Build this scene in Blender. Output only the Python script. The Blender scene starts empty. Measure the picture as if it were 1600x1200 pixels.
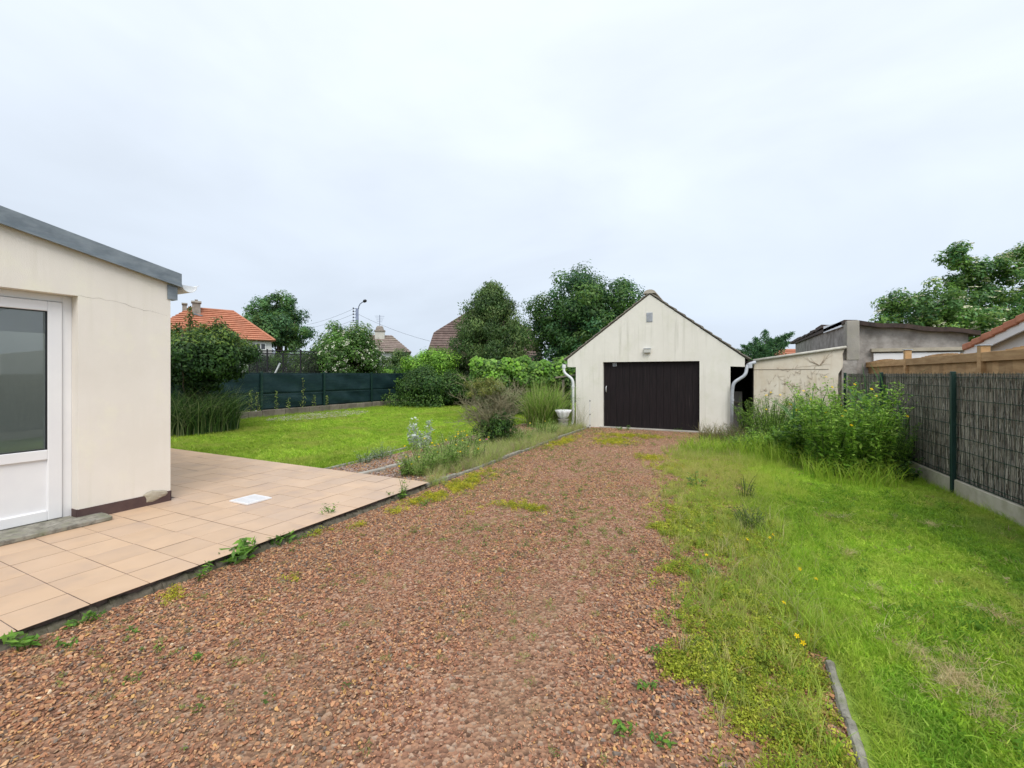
import bpy, bmesh, math, random
import numpy as np
from mathutils import Vector, Matrix

R = math.radians
rnd = random.Random(7)
rng = np.random.default_rng(11)
sc = bpy.context.scene
col = sc.collection

# ------------------------------------------------------------------ camera, sky, sun, exposure
TH = R(26.1); FPX = 690.0; HZ = 585.0; EYE = 1.6       # the drive runs along +Y, the camera looks 26 degrees left of it
cd = bpy.data.cameras.new('camera'); cam = bpy.data.objects.new('camera', cd); col.objects.link(cam)
cd.sensor_width = 36; cd.lens = FPX / 1600 * 36; cd.shift_y = -15 / 1600
cd.clip_start = 0.05; cd.clip_end = 3000
cam.location = (0, 0, EYE); cam.rotation_euler = (R(90), 0, TH)
sc.camera = cam

SUN_EL, SUN_AZ = R(52), R(140)          # azimuth from +Y towards +X: behind the camera, to its right
w = bpy.data.worlds.new('World'); sc.world = w; w.use_nodes = True
nt = w.node_tree; N = nt.nodes; LK = nt.links; N.clear()
wo = N.new('ShaderNodeOutputWorld'); bg = N.new('ShaderNodeBackground'); bg.inputs['Strength'].default_value = 0.1
sky = N.new('ShaderNodeTexSky'); sky.sky_type = 'NISHITA'; sky.sun_disc = False
sky.sun_elevation = SUN_EL; sky.sun_rotation = SUN_AZ; sky.air_density = 1.0; sky.dust_density = 3.0
tc = N.new('ShaderNodeTexCoord'); sep = N.new('ShaderNodeSeparateXYZ'); LK.new(tc.outputs['Generated'], sep.inputs[0])
grad = N.new('ShaderNodeMapRange'); grad.inputs[1].default_value = 0.0; grad.inputs[2].default_value = 0.75
LK.new(sep.outputs['Z'], grad.inputs[0])
cr = N.new('ShaderNodeValToRGB'); cr.color_ramp.elements[0].color = (4.2, 4.8, 5.65, 1); cr.color_ramp.elements[1].color = (6.25, 6.75, 7.35, 1)
e = cr.color_ramp.elements.new(0.3); e.color = (4.9, 5.45, 6.2, 1)
LK.new(grad.outputs[0], cr.inputs[0])
mp = N.new('ShaderNodeMapping'); mp.inputs['Scale'].default_value = (1.2, 1.2, 3.2); LK.new(tc.outputs['Generated'], mp.inputs[0])
no = N.new('ShaderNodeTexNoise'); no.inputs['Scale'].default_value = 1.25; no.inputs['Detail'].default_value = 5; no.inputs['Roughness'].default_value = 0.5
no.inputs['Distortion'].default_value = 0.4
LK.new(mp.outputs[0], no.inputs['Vector'])
mr = N.new('ShaderNodeMapRange'); mr.inputs[1].default_value = 0.3; mr.inputs[2].default_value = 0.7; mr.inputs[3].default_value = 0.88; mr.inputs[4].default_value = 1.08
LK.new(no.outputs['Fac'], mr.inputs[0])
mul = N.new('ShaderNodeMix'); mul.data_type = 'RGBA'; mul.blend_type = 'MULTIPLY'; mul.inputs[0].default_value = 1
LK.new(cr.outputs[0], mul.inputs[6]); LK.new(mr.outputs[0], mul.inputs[7])
mx = N.new('ShaderNodeMix'); mx.data_type = 'RGBA'; mx.inputs[0].default_value = 0.05
LK.new(mul.outputs[2], mx.inputs[6]); LK.new(sky.outputs[0], mx.inputs[7])
LK.new(mx.outputs[2], bg.inputs['Color']); LK.new(bg.outputs[0], wo.inputs['Surface'])

sd = bpy.data.lights.new('sun', 'SUN'); sun = bpy.data.objects.new('sun', sd); col.objects.link(sun)
sd.energy = 1.5; sd.angle = R(35); sd.color = (1.0, 0.96, 0.9)
sv = Vector((math.sin(SUN_AZ) * math.cos(SUN_EL), math.cos(SUN_AZ) * math.cos(SUN_EL), math.sin(SUN_EL)))
sun.rotation_euler = sv.to_track_quat('Z', 'Y').to_euler(); sun.location = sv * 60

sc.view_settings.view_transform = 'Standard'; sc.view_settings.look = 'None'
sc.view_settings.gamma = 1; sc.view_settings.use_curve_mapping = False
sc.view_settings.exposure = 0.72
sc.cycles.use_denoising = True
sc.cycles.max_bounces = 6; sc.cycles.diffuse_bounces = 3; sc.cycles.glossy_bounces = 3; sc.cycles.transmission_bounces = 4
sc.cycles.transparent_max_bounces = 8; sc.cycles.caustics_reflective = False; sc.cycles.caustics_refractive = False

# ------------------------------------------------------------------ helpers
CT, ST = math.cos(TH), math.sin(TH)
def at(px, py, d):
    """point of the place seen at photo pixel (px, py), d metres in front of the camera"""
    x = (px - 800) / FPX * d
    return Vector((x * CT - d * ST, x * ST + d * CT, EYE + (HZ - py) / FPX * d))
def gr(px, py, z=0.0):
    return at(px, py, (EYE - z) * FPX / (py - HZ))
def ony(px, py, Y):
    p = at(px, py, 1.0); t = Y / p.y
    return p.x * t, EYE + (p.z - EYE) * t
def onx(px, py, X):
    p = at(px, py, 1.0); t = X / p.x
    return p.y * t, EYE + (p.z - EYE) * t

ORG = {}
def org(o): return ORG.get(o.name, Vector((0, 0, 0))) if o else Vector((0, 0, 0))
def tag(o, label=None, cat=None, group=None, kind=None):
    if label: o['label'] = label
    if cat: o['category'] = cat
    if group: o['group'] = group
    if kind: o['kind'] = kind
    return o
def thing(name, label, cat, loc=(0, 0, 0), group=None, kind=None, rotz=0):
    o = bpy.data.objects.new(name, None); col.objects.link(o); o.location = loc
    o.rotation_euler = (0, 0, rotz); o.empty_display_size = 0.1
    ORG[o.name] = Vector(loc) if not rotz else Vector((0, 0, 0))
    return tag(o, label, cat, group, kind)
def link(name, me, parent=None, m=None, loc=None):
    o = bpy.data.objects.new(name, me); col.objects.link(o)
    if m is not None and not me.materials: me.materials.append(m)
    if parent:
        o.parent = parent; ORG[o.name] = org(parent)
    if loc is not None: o.location = Vector(loc) - org(parent)
    return o
class MB:
    def __init__(s): s.v = []; s.f = []
    def add(s, vs, fs):
        b = len(s.v); s.v += [tuple(x) for x in vs]; s.f += [tuple(b + i for i in f) for f in fs]; return s
    def box(s, x0, x1, y0, y1, z0, z1):
        return s.add([(x0,y0,z0),(x1,y0,z0),(x1,y1,z0),(x0,y1,z0),(x0,y0,z1),(x1,y0,z1),(x1,y1,z1),(x0,y1,z1)],
                     [(3,2,1,0),(4,5,6,7),(0,1,5,4),(1,2,6,5),(2,3,7,6),(3,0,4,7)])
    def hexa(s, p):   # 8 points, bottom ring then top ring
        return s.add(p, [(3,2,1,0),(4,5,6,7),(0,1,5,4),(1,2,6,5),(2,3,7,6),(3,0,4,7)])
    def bar(s, a, b, wx, wz, up=(0, 0, 1)):
        a, b = Vector(a), Vector(b); d = (b - a).normalized(); sd_ = d.cross(Vector(up))
        if sd_.length < 1e-4: sd_ = d.cross(Vector((1, 0, 0)))
        sd_.normalize(); u = sd_.cross(d)
        q = [-sd_*wx/2-u*wz/2, sd_*wx/2-u*wz/2, sd_*wx/2+u*wz/2, -sd_*wx/2+u*wz/2]
        return s.hexa([a+x for x in q] + [b+x for x in q])
    def tube(s, pts, r, n=8, caps=True):
        pts = [Vector(p) for p in pts]; k = len(pts); rr = r if isinstance(r, (list, tuple)) else [r] * k
        vs, fs = [], []; prev = None
        for i, p in enumerate(pts):
            d = (pts[min(i+1, k-1)] - pts[max(i-1, 0)]).normalized()
            if prev is None:
                a = d.orthogonal().normalized()
            else:
                a = prev - d * prev.dot(d); a = a.normalized() if a.length > 1e-5 else d.orthogonal().normalized()
            prev = a; b = d.cross(a)
            vs += [p + (a * math.cos(2*math.pi*j/n) + b * math.sin(2*math.pi*j/n)) * rr[i] for j in range(n)]
        for i in range(k-1):
            for j in range(n):
                fs.append((i*n+j, i*n+(j+1)%n, (i+1)*n+(j+1)%n, (i+1)*n+j))
        if caps: fs += [tuple(range(n-1, -1, -1)), tuple(range((k-1)*n, k*n))]
        return s.add(vs, fs)
    def prism(s, poly, axis, a, b):
        """extrude a 2D polygon (concave allowed) along an axis: axis 'y' -> poly in (x,z); 'x' -> (y,z); 'z' -> (x,y)"""
        f = {'y': lambda p, t: (p[0], t, p[1]), 'x': lambda p, t: (t, p[0], p[1]), 'z': lambda p, t: (p[0], p[1], t)}[axis]
        n = len(poly)
        return s.add([f(p, a) for p in poly] + [f(p, b) for p in poly],
                     [tuple(range(n)), tuple(range(2*n-1, n-1, -1))] + [(i, i+n, (i+1)%n+n, (i+1)%n) for i in range(n)])
    def build(s, name, m, parent=None, smooth=False, bevel=0.0, local=False, loc=None):
        O = Vector((0, 0, 0)) if local else org(parent)
        if loc is not None: O = Vector(loc)
        me = bpy.data.meshes.new(name)
        me.from_pydata([(x-O.x, y-O.y, z-O.z) for x, y, z in s.v], [], s.f)
        bm = bmesh.new(); bm.from_mesh(me)
        bmesh.ops.recalc_face_normals(bm, faces=bm.faces)
        if bevel: bmesh.ops.bevel(bm, geom=list(bm.edges), offset=bevel, segments=1, affect='EDGES', clamp_overlap=True)
        bm.to_mesh(me); bm.free()
        if smooth: me.shade_smooth()
        o = link(name, me, parent, m)
        if loc is not None: o.location = O - org(parent); ORG[o.name] = O
        return o

def np_mesh(name, v, f, c=None, m=None):
    me = bpy.data.meshes.new(name); v = np.asarray(v, np.float32); f = np.asarray(f, np.int32)
    nf, k = f.shape
    me.vertices.add(len(v)); me.vertices.foreach_set('co', v.ravel())
    me.loops.add(nf*k); me.loops.foreach_set('vertex_index', f.ravel())
    me.polygons.add(nf); me.polygons.foreach_set('loop_start', np.arange(0, nf*k, k, dtype=np.int32))
    me.polygons.foreach_set('loop_total', np.full(nf, k, np.int32))
    me.update(calc_edges=True)
    if c is not None:
        ca = me.color_attributes.new('col', 'FLOAT_COLOR', 'POINT')
        cc = np.ones((len(v), 4), np.float32); cc[:, :3] = c; ca.data.foreach_set('color', cc.ravel())
    if m is not None: me.materials.append(m)
    return me
def unit(a): return a / np.maximum(np.linalg.norm(a, axis=-1, keepdims=True), 1e-9)

# ------------------------------------------------------------------ materials
def nmat(name):
    m = bpy.data.materials.new(name); m.use_nodes = True
    n = m.node_tree.nodes; return m, n, m.node_tree.links, n['Principled BSDF']
def ramp(n, stops):
    r_ = n.new('ShaderNodeValToRGB'); el = r_.color_ramp.elements
    el[0].position, el[0].color = stops[0][0], (*stops[0][1], 1); el[1].position, el[1].color = stops[-1][0], (*stops[-1][1], 1)
    for p, c in stops[1:-1]:
        q = el.new(p); q.color = (*c, 1)
    return r_
def surf(name, c1, c2=None, scale=6, rough=0.8, bump=0.0, bscale=80, stretch=(1, 1, 1), metal=0, spec=0.3, dirt=None, dscale=1.5, damt=0.5, rnd_amt=0.0, lo=0.35, hi=0.65):
    m, n, l, b = nmat(name)
    t = n.new('ShaderNodeTexCoord'); mp_ = n.new('ShaderNodeMapping'); mp_.inputs['Scale'].default_value = stretch; l.new(t.outputs['Object'], mp_.inputs[0])
    a = n.new('ShaderNodeTexNoise'); a.inputs['Scale'].default_value = scale; a.inputs['Detail'].default_value = 6; a.inputs['Roughness'].default_value = 0.6
    l.new(mp_.outputs[0], a.inputs['Vector'])
    rp = ramp(n, [(lo, c1), (hi, c2 or c1)]); l.new(a.outputs['Fac'], rp.inputs[0]); out = rp.outputs[0]
    if dirt:
        d = n.new('ShaderNodeTexNoise'); d.inputs['Scale'].default_value = dscale; d.inputs['Detail'].default_value = 8; d.inputs['Roughness'].default_value = 0.65
        l.new(mp_.outputs[0], d.inputs['Vector'])
        q = n.new('ShaderNodeMapRange'); q.inputs[1].default_value = 0.48; q.inputs[2].default_value = 0.75; q.inputs[4].default_value = damt; l.new(d.outputs['Fac'], q.inputs[0])
        x = n.new('ShaderNodeMix'); x.data_type = 'RGBA'; l.new(q.outputs[0], x.inputs[0]); l.new(out, x.inputs[6]); x.inputs[7].default_value = (*dirt, 1); out = x.outputs[2]
    if rnd_amt:
        oi = n.new('ShaderNodeObjectInfo'); hs = n.new('ShaderNodeHueSaturation')
        q = n.new('ShaderNodeMapRange'); q.inputs[3].default_value = 1 - rnd_amt; q.inputs[4].default_value = 1 + rnd_amt
        l.new(oi.outputs['Random'], q.inputs[0]); l.new(q.outputs[0], hs.inputs['Value']); l.new(out, hs.inputs['Color']); out = hs.outputs[0]
    l.new(out, b.inputs['Base Color'])
    b.inputs['Roughness'].default_value = rough; b.inputs['Metallic'].default_value = metal; b.inputs['Specular IOR Level'].default_value = spec
    if bump:
        z = n.new('ShaderNodeTexNoise'); z.inputs['Scale'].default_value = bscale; z.inputs['Detail'].default_value = 4; l.new(mp_.outputs[0], z.inputs['Vector'])
        bp = n.new('ShaderNodeBump'); bp.inputs['Strength'].default_value = bump; bp.inputs['Distance'].default_value = 0.01
        l.new(z.outputs['Fac'], bp.inputs['Height']); l.new(bp.outputs[0], b.inputs['Normal'])
    return m
def leafmat(name, attr='col', inst=False, trans=0.35, rough=0.5, spec=0.35):
    m, n, l, b = nmat(name); out = n['Material Output']
    a = n.new('ShaderNodeAttribute'); a.attribute_name = attr
    if inst: a.attribute_type = 'INSTANCER'
    l.new(a.outputs['Color'], b.inputs['Base Color']); b.inputs['Roughness'].default_value = rough; b.inputs['Specular IOR Level'].default_value = spec
    t = n.new('ShaderNodeBsdfTranslucent'); l.new(a.outputs['Color'], t.inputs['Color'])
    x = n.new('ShaderNodeMixShader'); x.inputs[0].default_value = trans
    l.new(b.outputs[0], x.inputs[1]); l.new(t.outputs[0], x.inputs[2]); l.new(x.outputs[0], out.inputs['Surface'])
    return m

LEAF = leafmat('leaf', trans=0.42); BLADE = leafmat('grass_blade', trans=0.4, rough=0.55, spec=0.25)
TUFT = leafmat('lawn_grass', 'icol', True, 0.4, 0.6, 0.2)
FLOWER = leafmat('petal', trans=0.25, rough=0.7, spec=0.1)
STONE = surf('gravel_stone', (1, 1, 1), rough=0.8)
def inst_col(m, var=0.25, scale=60):
    n = m.node_tree.nodes; l = m.node_tree.links; b = n['Principled BSDF']
    a = n.new('ShaderNodeAttribute'); a.attribute_name = 'icol'; a.attribute_type = 'INSTANCER'
    t = n.new('ShaderNodeTexCoord'); z = n.new('ShaderNodeTexNoise'); z.inputs['Scale'].default_value = scale / 20; l.new(t.outputs['Object'], z.inputs['Vector'])
    q = n.new('ShaderNodeMapRange'); q.inputs[3].default_value = 1 - var; q.inputs[4].default_value = 1 + var; l.new(z.outputs['Fac'], q.inputs[0])
    x = n.new('ShaderNodeMix'); x.data_type = 'RGBA'; x.blend_type = 'MULTIPLY'; x.inputs[0].default_value = 1
    l.new(a.outputs['Color'], x.inputs[6]); l.new(q.outputs[0], x.inputs[7]); l.new(x.outputs[2], b.inputs['Base Color'])
inst_col(STONE)

BARK = surf('bark', (.06, .045, .035), (.14, .11, .08), 12, 0.9, 0.6, 40, (1, 1, .3))
TWIG = surf('dry_twig', (.18, .165, .095), (.31, .29, .18), 14, 0.9)
PLINTH = surf('brown_plinth_paint', (.075, .045, .045), (.10, .062, .058), 5, 0.7, 0.2, 60, dirt=(.16, .11, .09), dscale=6, damt=.3)
ZINC = surf('zinc', (.17, .20, .225), (.26, .295, .32), 5, 0.45, 0.08, 30, metal=0.35, spec=.4, stretch=(1, 1, 2.5), dirt=(.33, .36, .38), dscale=7, damt=.4)
PVC = surf('white_pvc', (.78, .78, .80), (.82, .82, .83), 3, 0.3, spec=.5)
PALE = surf('pale_pipe', (.62, .64, .66), (.74, .75, .76), 6, 0.45, spec=.4, dirt=(.45, .46, .42), dscale=5, damt=.5)
GREYPIPE = surf('grey_pipe', (.36, .39, .43), (.5, .52, .56), 6, 0.45, spec=.4, dirt=(.3, .3, .28), dscale=5, damt=.5)
CONC = surf('concrete', (.30, .28, .25), (.46, .43, .38), 5, 0.9, 0.5, 90, dirt=(.16, .16, .11), dscale=2.5, damt=.7)
CONC_PALE = surf('pale_concrete', (.36, .32, .25), (.5, .455, .37), 4, 0.9, 0.4, 70, dirt=(.22, .22, .12), dscale=2.2, damt=.6)
MOSSY = surf('mossy_concrete', (.16, .15, .125), (.38, .36, .31), 16, 0.95, 0.9, 60, dirt=(.10, .12, .04), dscale=8, damt=.85)
GREYWALL = surf('grey_block_render', (.25, .23, .21), (.47, .44, .41), 3.5, 0.92, 0.9, 18, dirt=(.17, .15, .13), dscale=2.2, damt=.75)
GAPSHADE = surf('gap_shade_black', (.03, .028, .027), (.05, .047, .045), 3, .9)  # near-black colour stands in for the shade of the covered gap
GREEN_METAL = surf('dark_green_post', (.006, .028, .022), (.011, .04, .032), 6, 0.5, spec=.4)
WIRE = surf('green_wire', (.006, .03, .02), (.012, .045, .03), 6, 0.6)
DARK_NET = surf('black_net', (.012, .012, .016), (.02, .02, .025), 8, .9)
WOOD = surf('new_timber', (.40, .235, .105), (.54, .345, .17), 3, 0.75, 0.3, 40, (1, 1, 6), rnd_amt=.16)
OLDWOOD = surf('weathered_wood', (.19, .165, .13), (.32, .29, .23), 5, 0.9, 0.4, 50, (1, 1, .2))
ROOFDARK = surf('grey_roof_tile', (.2, .175, .15), (.32, .29, .25), 8, .9, .3, 60, dirt=(.20, .20, .13), dscale=4, damt=.6)
FELT = surf('rusty_roof_felt', (.055, .045, .042), (.12, .085, .072), 6, .8, .4, 30)
GLASSLAMP = surf('cloudy_lamp_glass', (.5, .5, .46), (.62, .62, .57), 6, .3, spec=.5)
BLACK = surf('black_rubber', (.015, .015, .017), (.022, .022, .025), 6, .6)
ORANGE = surf('orange_clay_tile', (.42, .165, .095), (.53, .23, .14), 3.5, .8, .3, 40, rnd_amt=.06, dirt=(.30, .14, .09), dscale=1.2, damt=.5)
BROWNTILE = surf('brown_clay_tile', (.125, .085, .075), (.20, .14, .125), 3, .85, .3, 30, rnd_amt=.12, dirt=(.23, .20, .17), dscale=1.2, damt=.45)
GREYROOF = surf('old_brown_roof', (.19, .145, .125), (.28, .22, .19), 2.5, .9, .3, 30, dirt=(.24, .24, .16), dscale=.8, damt=.5, rnd_amt=.08)
WHITEWALL = surf('white_house_wall', (.66, .66, .66), (.74, .74, .74), 1, .85)
STACK = surf('chimney_render', (.22, .19, .165), (.36, .32, .28), 3, .9, .3, 20)
GALV = surf('blue_grey_pole', (.14, .17, .25), (.2, .235, .32), 4, .6)

def wall_streaked(name, c1, c2, streak):
    m, n, l, b = nmat(name)
    t = n.new('ShaderNodeTexCoord')
    def noise(scale, stretch, detail=6):
        mp_ = n.new('ShaderNodeMapping'); mp_.inputs['Scale'].default_value = stretch; l.new(t.outputs['Object'], mp_.inputs[0])
        a = n.new('ShaderNodeTexNoise'); a.inputs['Scale'].default_value = scale; a.inputs['Detail'].default_value = detail; a.inputs['Roughness'].default_value = .62; l.new(mp_.outputs[0], a.inputs['Vector']); return a.outputs['Fac']
    rp = ramp(n, [(.35, c1), (.65, c2)]); l.new(noise(1.6, (1, 1, 1)), rp.inputs[0])
    def mr_(src, a, b_, o):
        q = n.new('ShaderNodeMapRange'); q.inputs[1].default_value = a; q.inputs[2].default_value = b_; q.inputs[4].default_value = o; l.new(src, q.inputs[0]); return q.outputs[0]
    s1 = mr_(noise(9, (1, 1, .05), 4), .5, .74, .75); s2 = mr_(noise(.8, (1, 1, 1)), .4, .62, 1.0)
    mu = n.new('ShaderNodeMath'); mu.operation = 'MULTIPLY'; l.new(s1, mu.inputs[0]); l.new(s2, mu.inputs[1])
    x = n.new('ShaderNodeMix'); x.data_type = 'RGBA'; l.new(mu.outputs[0], x.inputs[0]); l.new(rp.outputs[0], x.inputs[6]); x.inputs[7].default_value = (*streak, 1)
    y = n.new('ShaderNodeMix'); y.data_type = 'RGBA'; l.new(mr_(noise(2.2, (1, 1, .8), 8), .52, .8, .55), y.inputs[0]); l.new(x.outputs[2], y.inputs[6]); y.inputs[7].default_value = (streak[0]*1.25, streak[1]*1.3, streak[2]*1.15, 1)
    l.new(y.outputs[2], b.inputs['Base Color']); b.inputs['Roughness'].default_value = .88; b.inputs['Specular IOR Level'].default_value = .2
    bp = n.new('ShaderNodeBump'); bp.inputs['Strength'].default_value = .3; bp.inputs['Distance'].default_value = .01
    l.new(noise(110, (1, 1, 1), 3), bp.inputs['Height']); l.new(bp.outputs[0], b.inputs['Normal'])
    return m
RENDER_HOUSE = wall_streaked('cream_render', (.755, .71, .64), (.80, .755, .69), (.69, .65, .56))
GARAGEWALL = wall_streaked('garage_render', (.755, .73, .655), (.81, .785, .71), (.47, .46, .385))
SHEDWALL = wall_streaked('peeling_render', (.62, .54, .43), (.76, .70, .59), (.42, .31, .19))

def plankmat():
    m, n, l, b = nmat('dark_brown_door_paint')
    t = n.new('ShaderNodeTexCoord'); mp_ = n.new('ShaderNodeMapping'); mp_.inputs['Scale'].default_value = (1, 1, .06); l.new(t.outputs['Object'], mp_.inputs[0])
    a = n.new('ShaderNodeTexNoise'); a.inputs['Scale'].default_value = 30; a.inputs['Detail'].default_value = 5; l.new(mp_.outputs[0], a.inputs['Vector'])
    rp = ramp(n, [(.35, (.008, .0055, .0065)), (.66, (.016, .0105, .012)), (.85, (.05, .038, .038))]); l.new(a.outputs['Fac'], rp.inputs[0])
    l.new(rp.outputs[0], b.inputs['Base Color']); b.inputs['Roughness'].default_value = .65; b.inputs['Specular IOR Level'].default_value = .25
    return m
PLANK = plankmat()

def tilemat():
    m, n, l, b = nmat('terracotta_floor_tile')
    t = n.new('ShaderNodeTexCoord'); oi = n.new('ShaderNodeObjectInfo')
    ad = n.new('ShaderNodeVectorMath'); ad.operation = 'ADD'; l.new(t.outputs['Object'], ad.inputs[0])
    sc_ = n.new('ShaderNodeVectorMath'); sc_.operation = 'SCALE'; sc_.inputs['Scale'].default_value = 3.0; l.new(oi.outputs['Location'], sc_.inputs[0]); l.new(sc_.outputs[0], ad.inputs[1])
    a = n.new('ShaderNodeTexNoise'); a.inputs['Scale'].default_value = 2.6; a.inputs['Detail'].default_value = 3; l.new(ad.outputs[0], a.inputs['Vector'])
    rp = ramp(n, [(.25, (.475, .335, .245)), (.45, (.57, .395, .26)), (.8, (.62, .44, .30))]); l.new(a.outputs['Fac'], rp.inputs[0])
    hs = n.new('ShaderNodeHueSaturation'); q = n.new('ShaderNodeMapRange'); q.inputs[3].default_value = .95; q.inputs[4].default_value = 1.04
    l.new(oi.outputs['Random'], q.inputs[0]); l.new(q.outputs[0], hs.inputs['Value']); l.new(rp.outputs[0], hs.inputs['Color'])
    d = n.new('ShaderNodeTexNoise'); d.inputs['Scale'].default_value = 1.1; d.inputs['Detail'].default_value = 7; l.new(ad.outputs[0], d.inputs['Vector'])
    q2 = n.new('ShaderNodeMapRange'); q2.inputs[1].default_value = .5; q2.inputs[2].default_value = .75; q2.inputs[4].default_value = .3; l.new(d.outputs['Fac'], q2.inputs[0])
    x = n.new('ShaderNodeMix'); x.data_type = 'RGBA'; l.new(q2.outputs[0], x.inputs[0]); l.new(hs.outputs[0], x.inputs[6]); x.inputs[7].default_value = (.43, .33, .28, 1)
    ge = n.new('ShaderNodeNewGeometry'); dn = n.new('ShaderNodeTexNoise'); dn.inputs['Scale'].default_value = 1.4; dn.inputs['Detail'].default_value = 9; dn.inputs['Roughness'].default_value = .68; l.new(ge.outputs['Position'], dn.inputs['Vector'])
    q3 = n.new('ShaderNodeMapRange'); q3.inputs[1].default_value = .46; q3.inputs[2].default_value = .72; q3.inputs[4].default_value = .5; l.new(dn.outputs['Fac'], q3.inputs[0])
    y = n.new('ShaderNodeMix'); y.data_type = 'RGBA'; l.new(q3.outputs[0], y.inputs[0]); l.new(x.outputs[2], y.inputs[6]); y.inputs[7].default_value = (.40, .30, .235, 1); x = y
    l.new(x.outputs[2], b.inputs['Base Color']); b.inputs['Roughness'].default_value = .42; b.inputs['Specular IOR Level'].default_value = .4
    bp = n.new('ShaderNodeBump'); bp.inputs['Strength'].default_value = .08; l.new(a.outputs['Fac'], bp.inputs['Height']); l.new(bp.outputs[0], b.inputs['Normal'])
    return m
TILE = tilemat()

def groundmat(name, stops, scale, big, bscale, bump, vor=0.0):
    m, n, l, b = nmat(name)
    t = n.new('ShaderNodeTexCoord')
    a = n.new('ShaderNodeTexNoise'); a.inputs['Scale'].default_value = scale; a.inputs['Detail'].default_value = 8; a.inputs['Roughness'].default_value = .7; l.new(t.outputs['Object'], a.inputs['Vector'])
    rp = ramp(n, stops); src = a.outputs['Fac']
    if vor:
        v = n.new('ShaderNodeTexVoronoi'); v.inputs['Scale'].default_value = vor; l.new(t.outputs['Object'], v.inputs['Vector'])
        sp = n.new('ShaderNodeSeparateColor'); l.new(v.outputs['Color'], sp.inputs[0]); src = sp.outputs[0]
    l.new(src, rp.inputs[0])
    g_ = n.new('ShaderNodeTexNoise'); g_.inputs['Scale'].default_value = big[0]; g_.inputs['Detail'].default_value = 5; l.new(t.outputs['Object'], g_.inputs['Vector'])
    q = n.new('ShaderNodeMapRange'); q.inputs[1].default_value = .45; q.inputs[2].default_value = .7; q.inputs[4].default_value = big[2]; l.new(g_.outputs['Fac'], q.inputs[0])
    x = n.new('ShaderNodeMix'); x.data_type = 'RGBA'; l.new(q.outputs[0], x.inputs[0]); l.new(rp.outputs[0], x.inputs[6]); x.inputs[7].default_value = (*big[1], 1)
    l.new(x.outputs[2], b.inputs['Base Color']); b.inputs['Roughness'].default_value = .95; b.inputs['Specular IOR Level'].default_value = .1
    z = n.new('ShaderNodeTexNoise'); z.inputs['Scale'].default_value = bscale; z.inputs['Detail'].default_value = 4; l.new(t.outputs['Object'], z.inputs['Vector'])
    bp = n.new('ShaderNodeBump'); bp.inputs['Strength'].default_value = bump; bp.inputs['Distance'].default_value = .02
    l.new(v.outputs['Distance'] if vor else z.outputs['Fac'], bp.inputs['Height']); l.new(bp.outputs[0], b.inputs['Normal'])
    return m
GRAVELBASE = groundmat('gravel_base', [(.0, (.14, .075, .05)), (.35, (.31, .16, .105)), (.7, (.41, .23, .145)), (1., (.47, .33, .24))], 60, (1.3, (.25, .18, .11), .5), 90, .9, vor=48)
LAWNBASE = groundmat('lawn_soil', [(.3, (.16, .23, .04)), (.6, (.27, .38, .06)), (.75, (.36, .4, .10))], 25, (.9, (.16, .17, .055), .45), 60, .8)
FIELD = groundmat('rough_ground', [(.3, (.05, .08, .02)), (.7, (.10, .14, .035))], 5, (.2, (.12, .11, .05), .4), 20, .5)
SOIL = groundmat('bed_gravel', [(.0, (.12, .085, .07)), (.4, (.30, .20, .165)), (1., (.44, .35, .31))], 40, (2., (.15, .15, .07), .5), 90, .9, vor=40)
GROUT = surf('dark_grout', (.13, .095, .085), (.2, .15, .13), 20, .95, .3, 100)

# ------------------------------------------------------------------ ground, drive, lawns, terrace
def sheet(name, poly, z, m, label, cat):
    me = bpy.data.meshes.new(name); me.from_pydata([(x, y, z) for x, y in poly], [], [tuple(range(len(poly)))])
    return tag(link(name, me, None, m), label, cat, kind='structure')
sheet('ground', [(-900, -900), (900, -900), (900, 900), (-900, 900)], -.03, FIELD, 'rough ground spreading beyond the gardens to the horizon', 'ground')
sheet('driveway', [(-3.79, -3), (.52, -3), (.52, 6.5), (.6, 13.3), (-3.79, 13.3)], 0.0, GRAVELBASE, 'reddish gravel driveway leading up to the garage', 'driveway')
sheet('lawn_back', [(-15.6, 5.02), (-6.0, 5.02), (-6.0, 13.0), (-4.3, 13.0), (-4.3, 24), (-15.6, 24)], 0.004, LAWNBASE, 'mown green back lawn beside the green fence', 'lawn')
sheet('lawn_side', [(.5, -3), (2.95, -3), (2.48, 13.2), (.5, 13.2)], 0.012, LAWNBASE, 'bright green side lawn along the brushwood fence', 'lawn')
sheet('flower_bed_soil', [(-6.0, 5.02), (-3.8, 5.02), (-3.8, 13.0), (-6.0, 13.0)], 0.008, SOIL, 'gravelly soil of the flower bed beside the driveway', 'flower bed')
sheet('path', [(-16, 5.4), (-12.2, 5.4), (-11.9, 6.3), (-12.4, 6.9), (-16, 6.9)], 0.016, surf('sandy_path', (.38, .31, .23), (.5, .42, .33), 6, .95), 'small sandy path behind the house corner', 'path')

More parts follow.
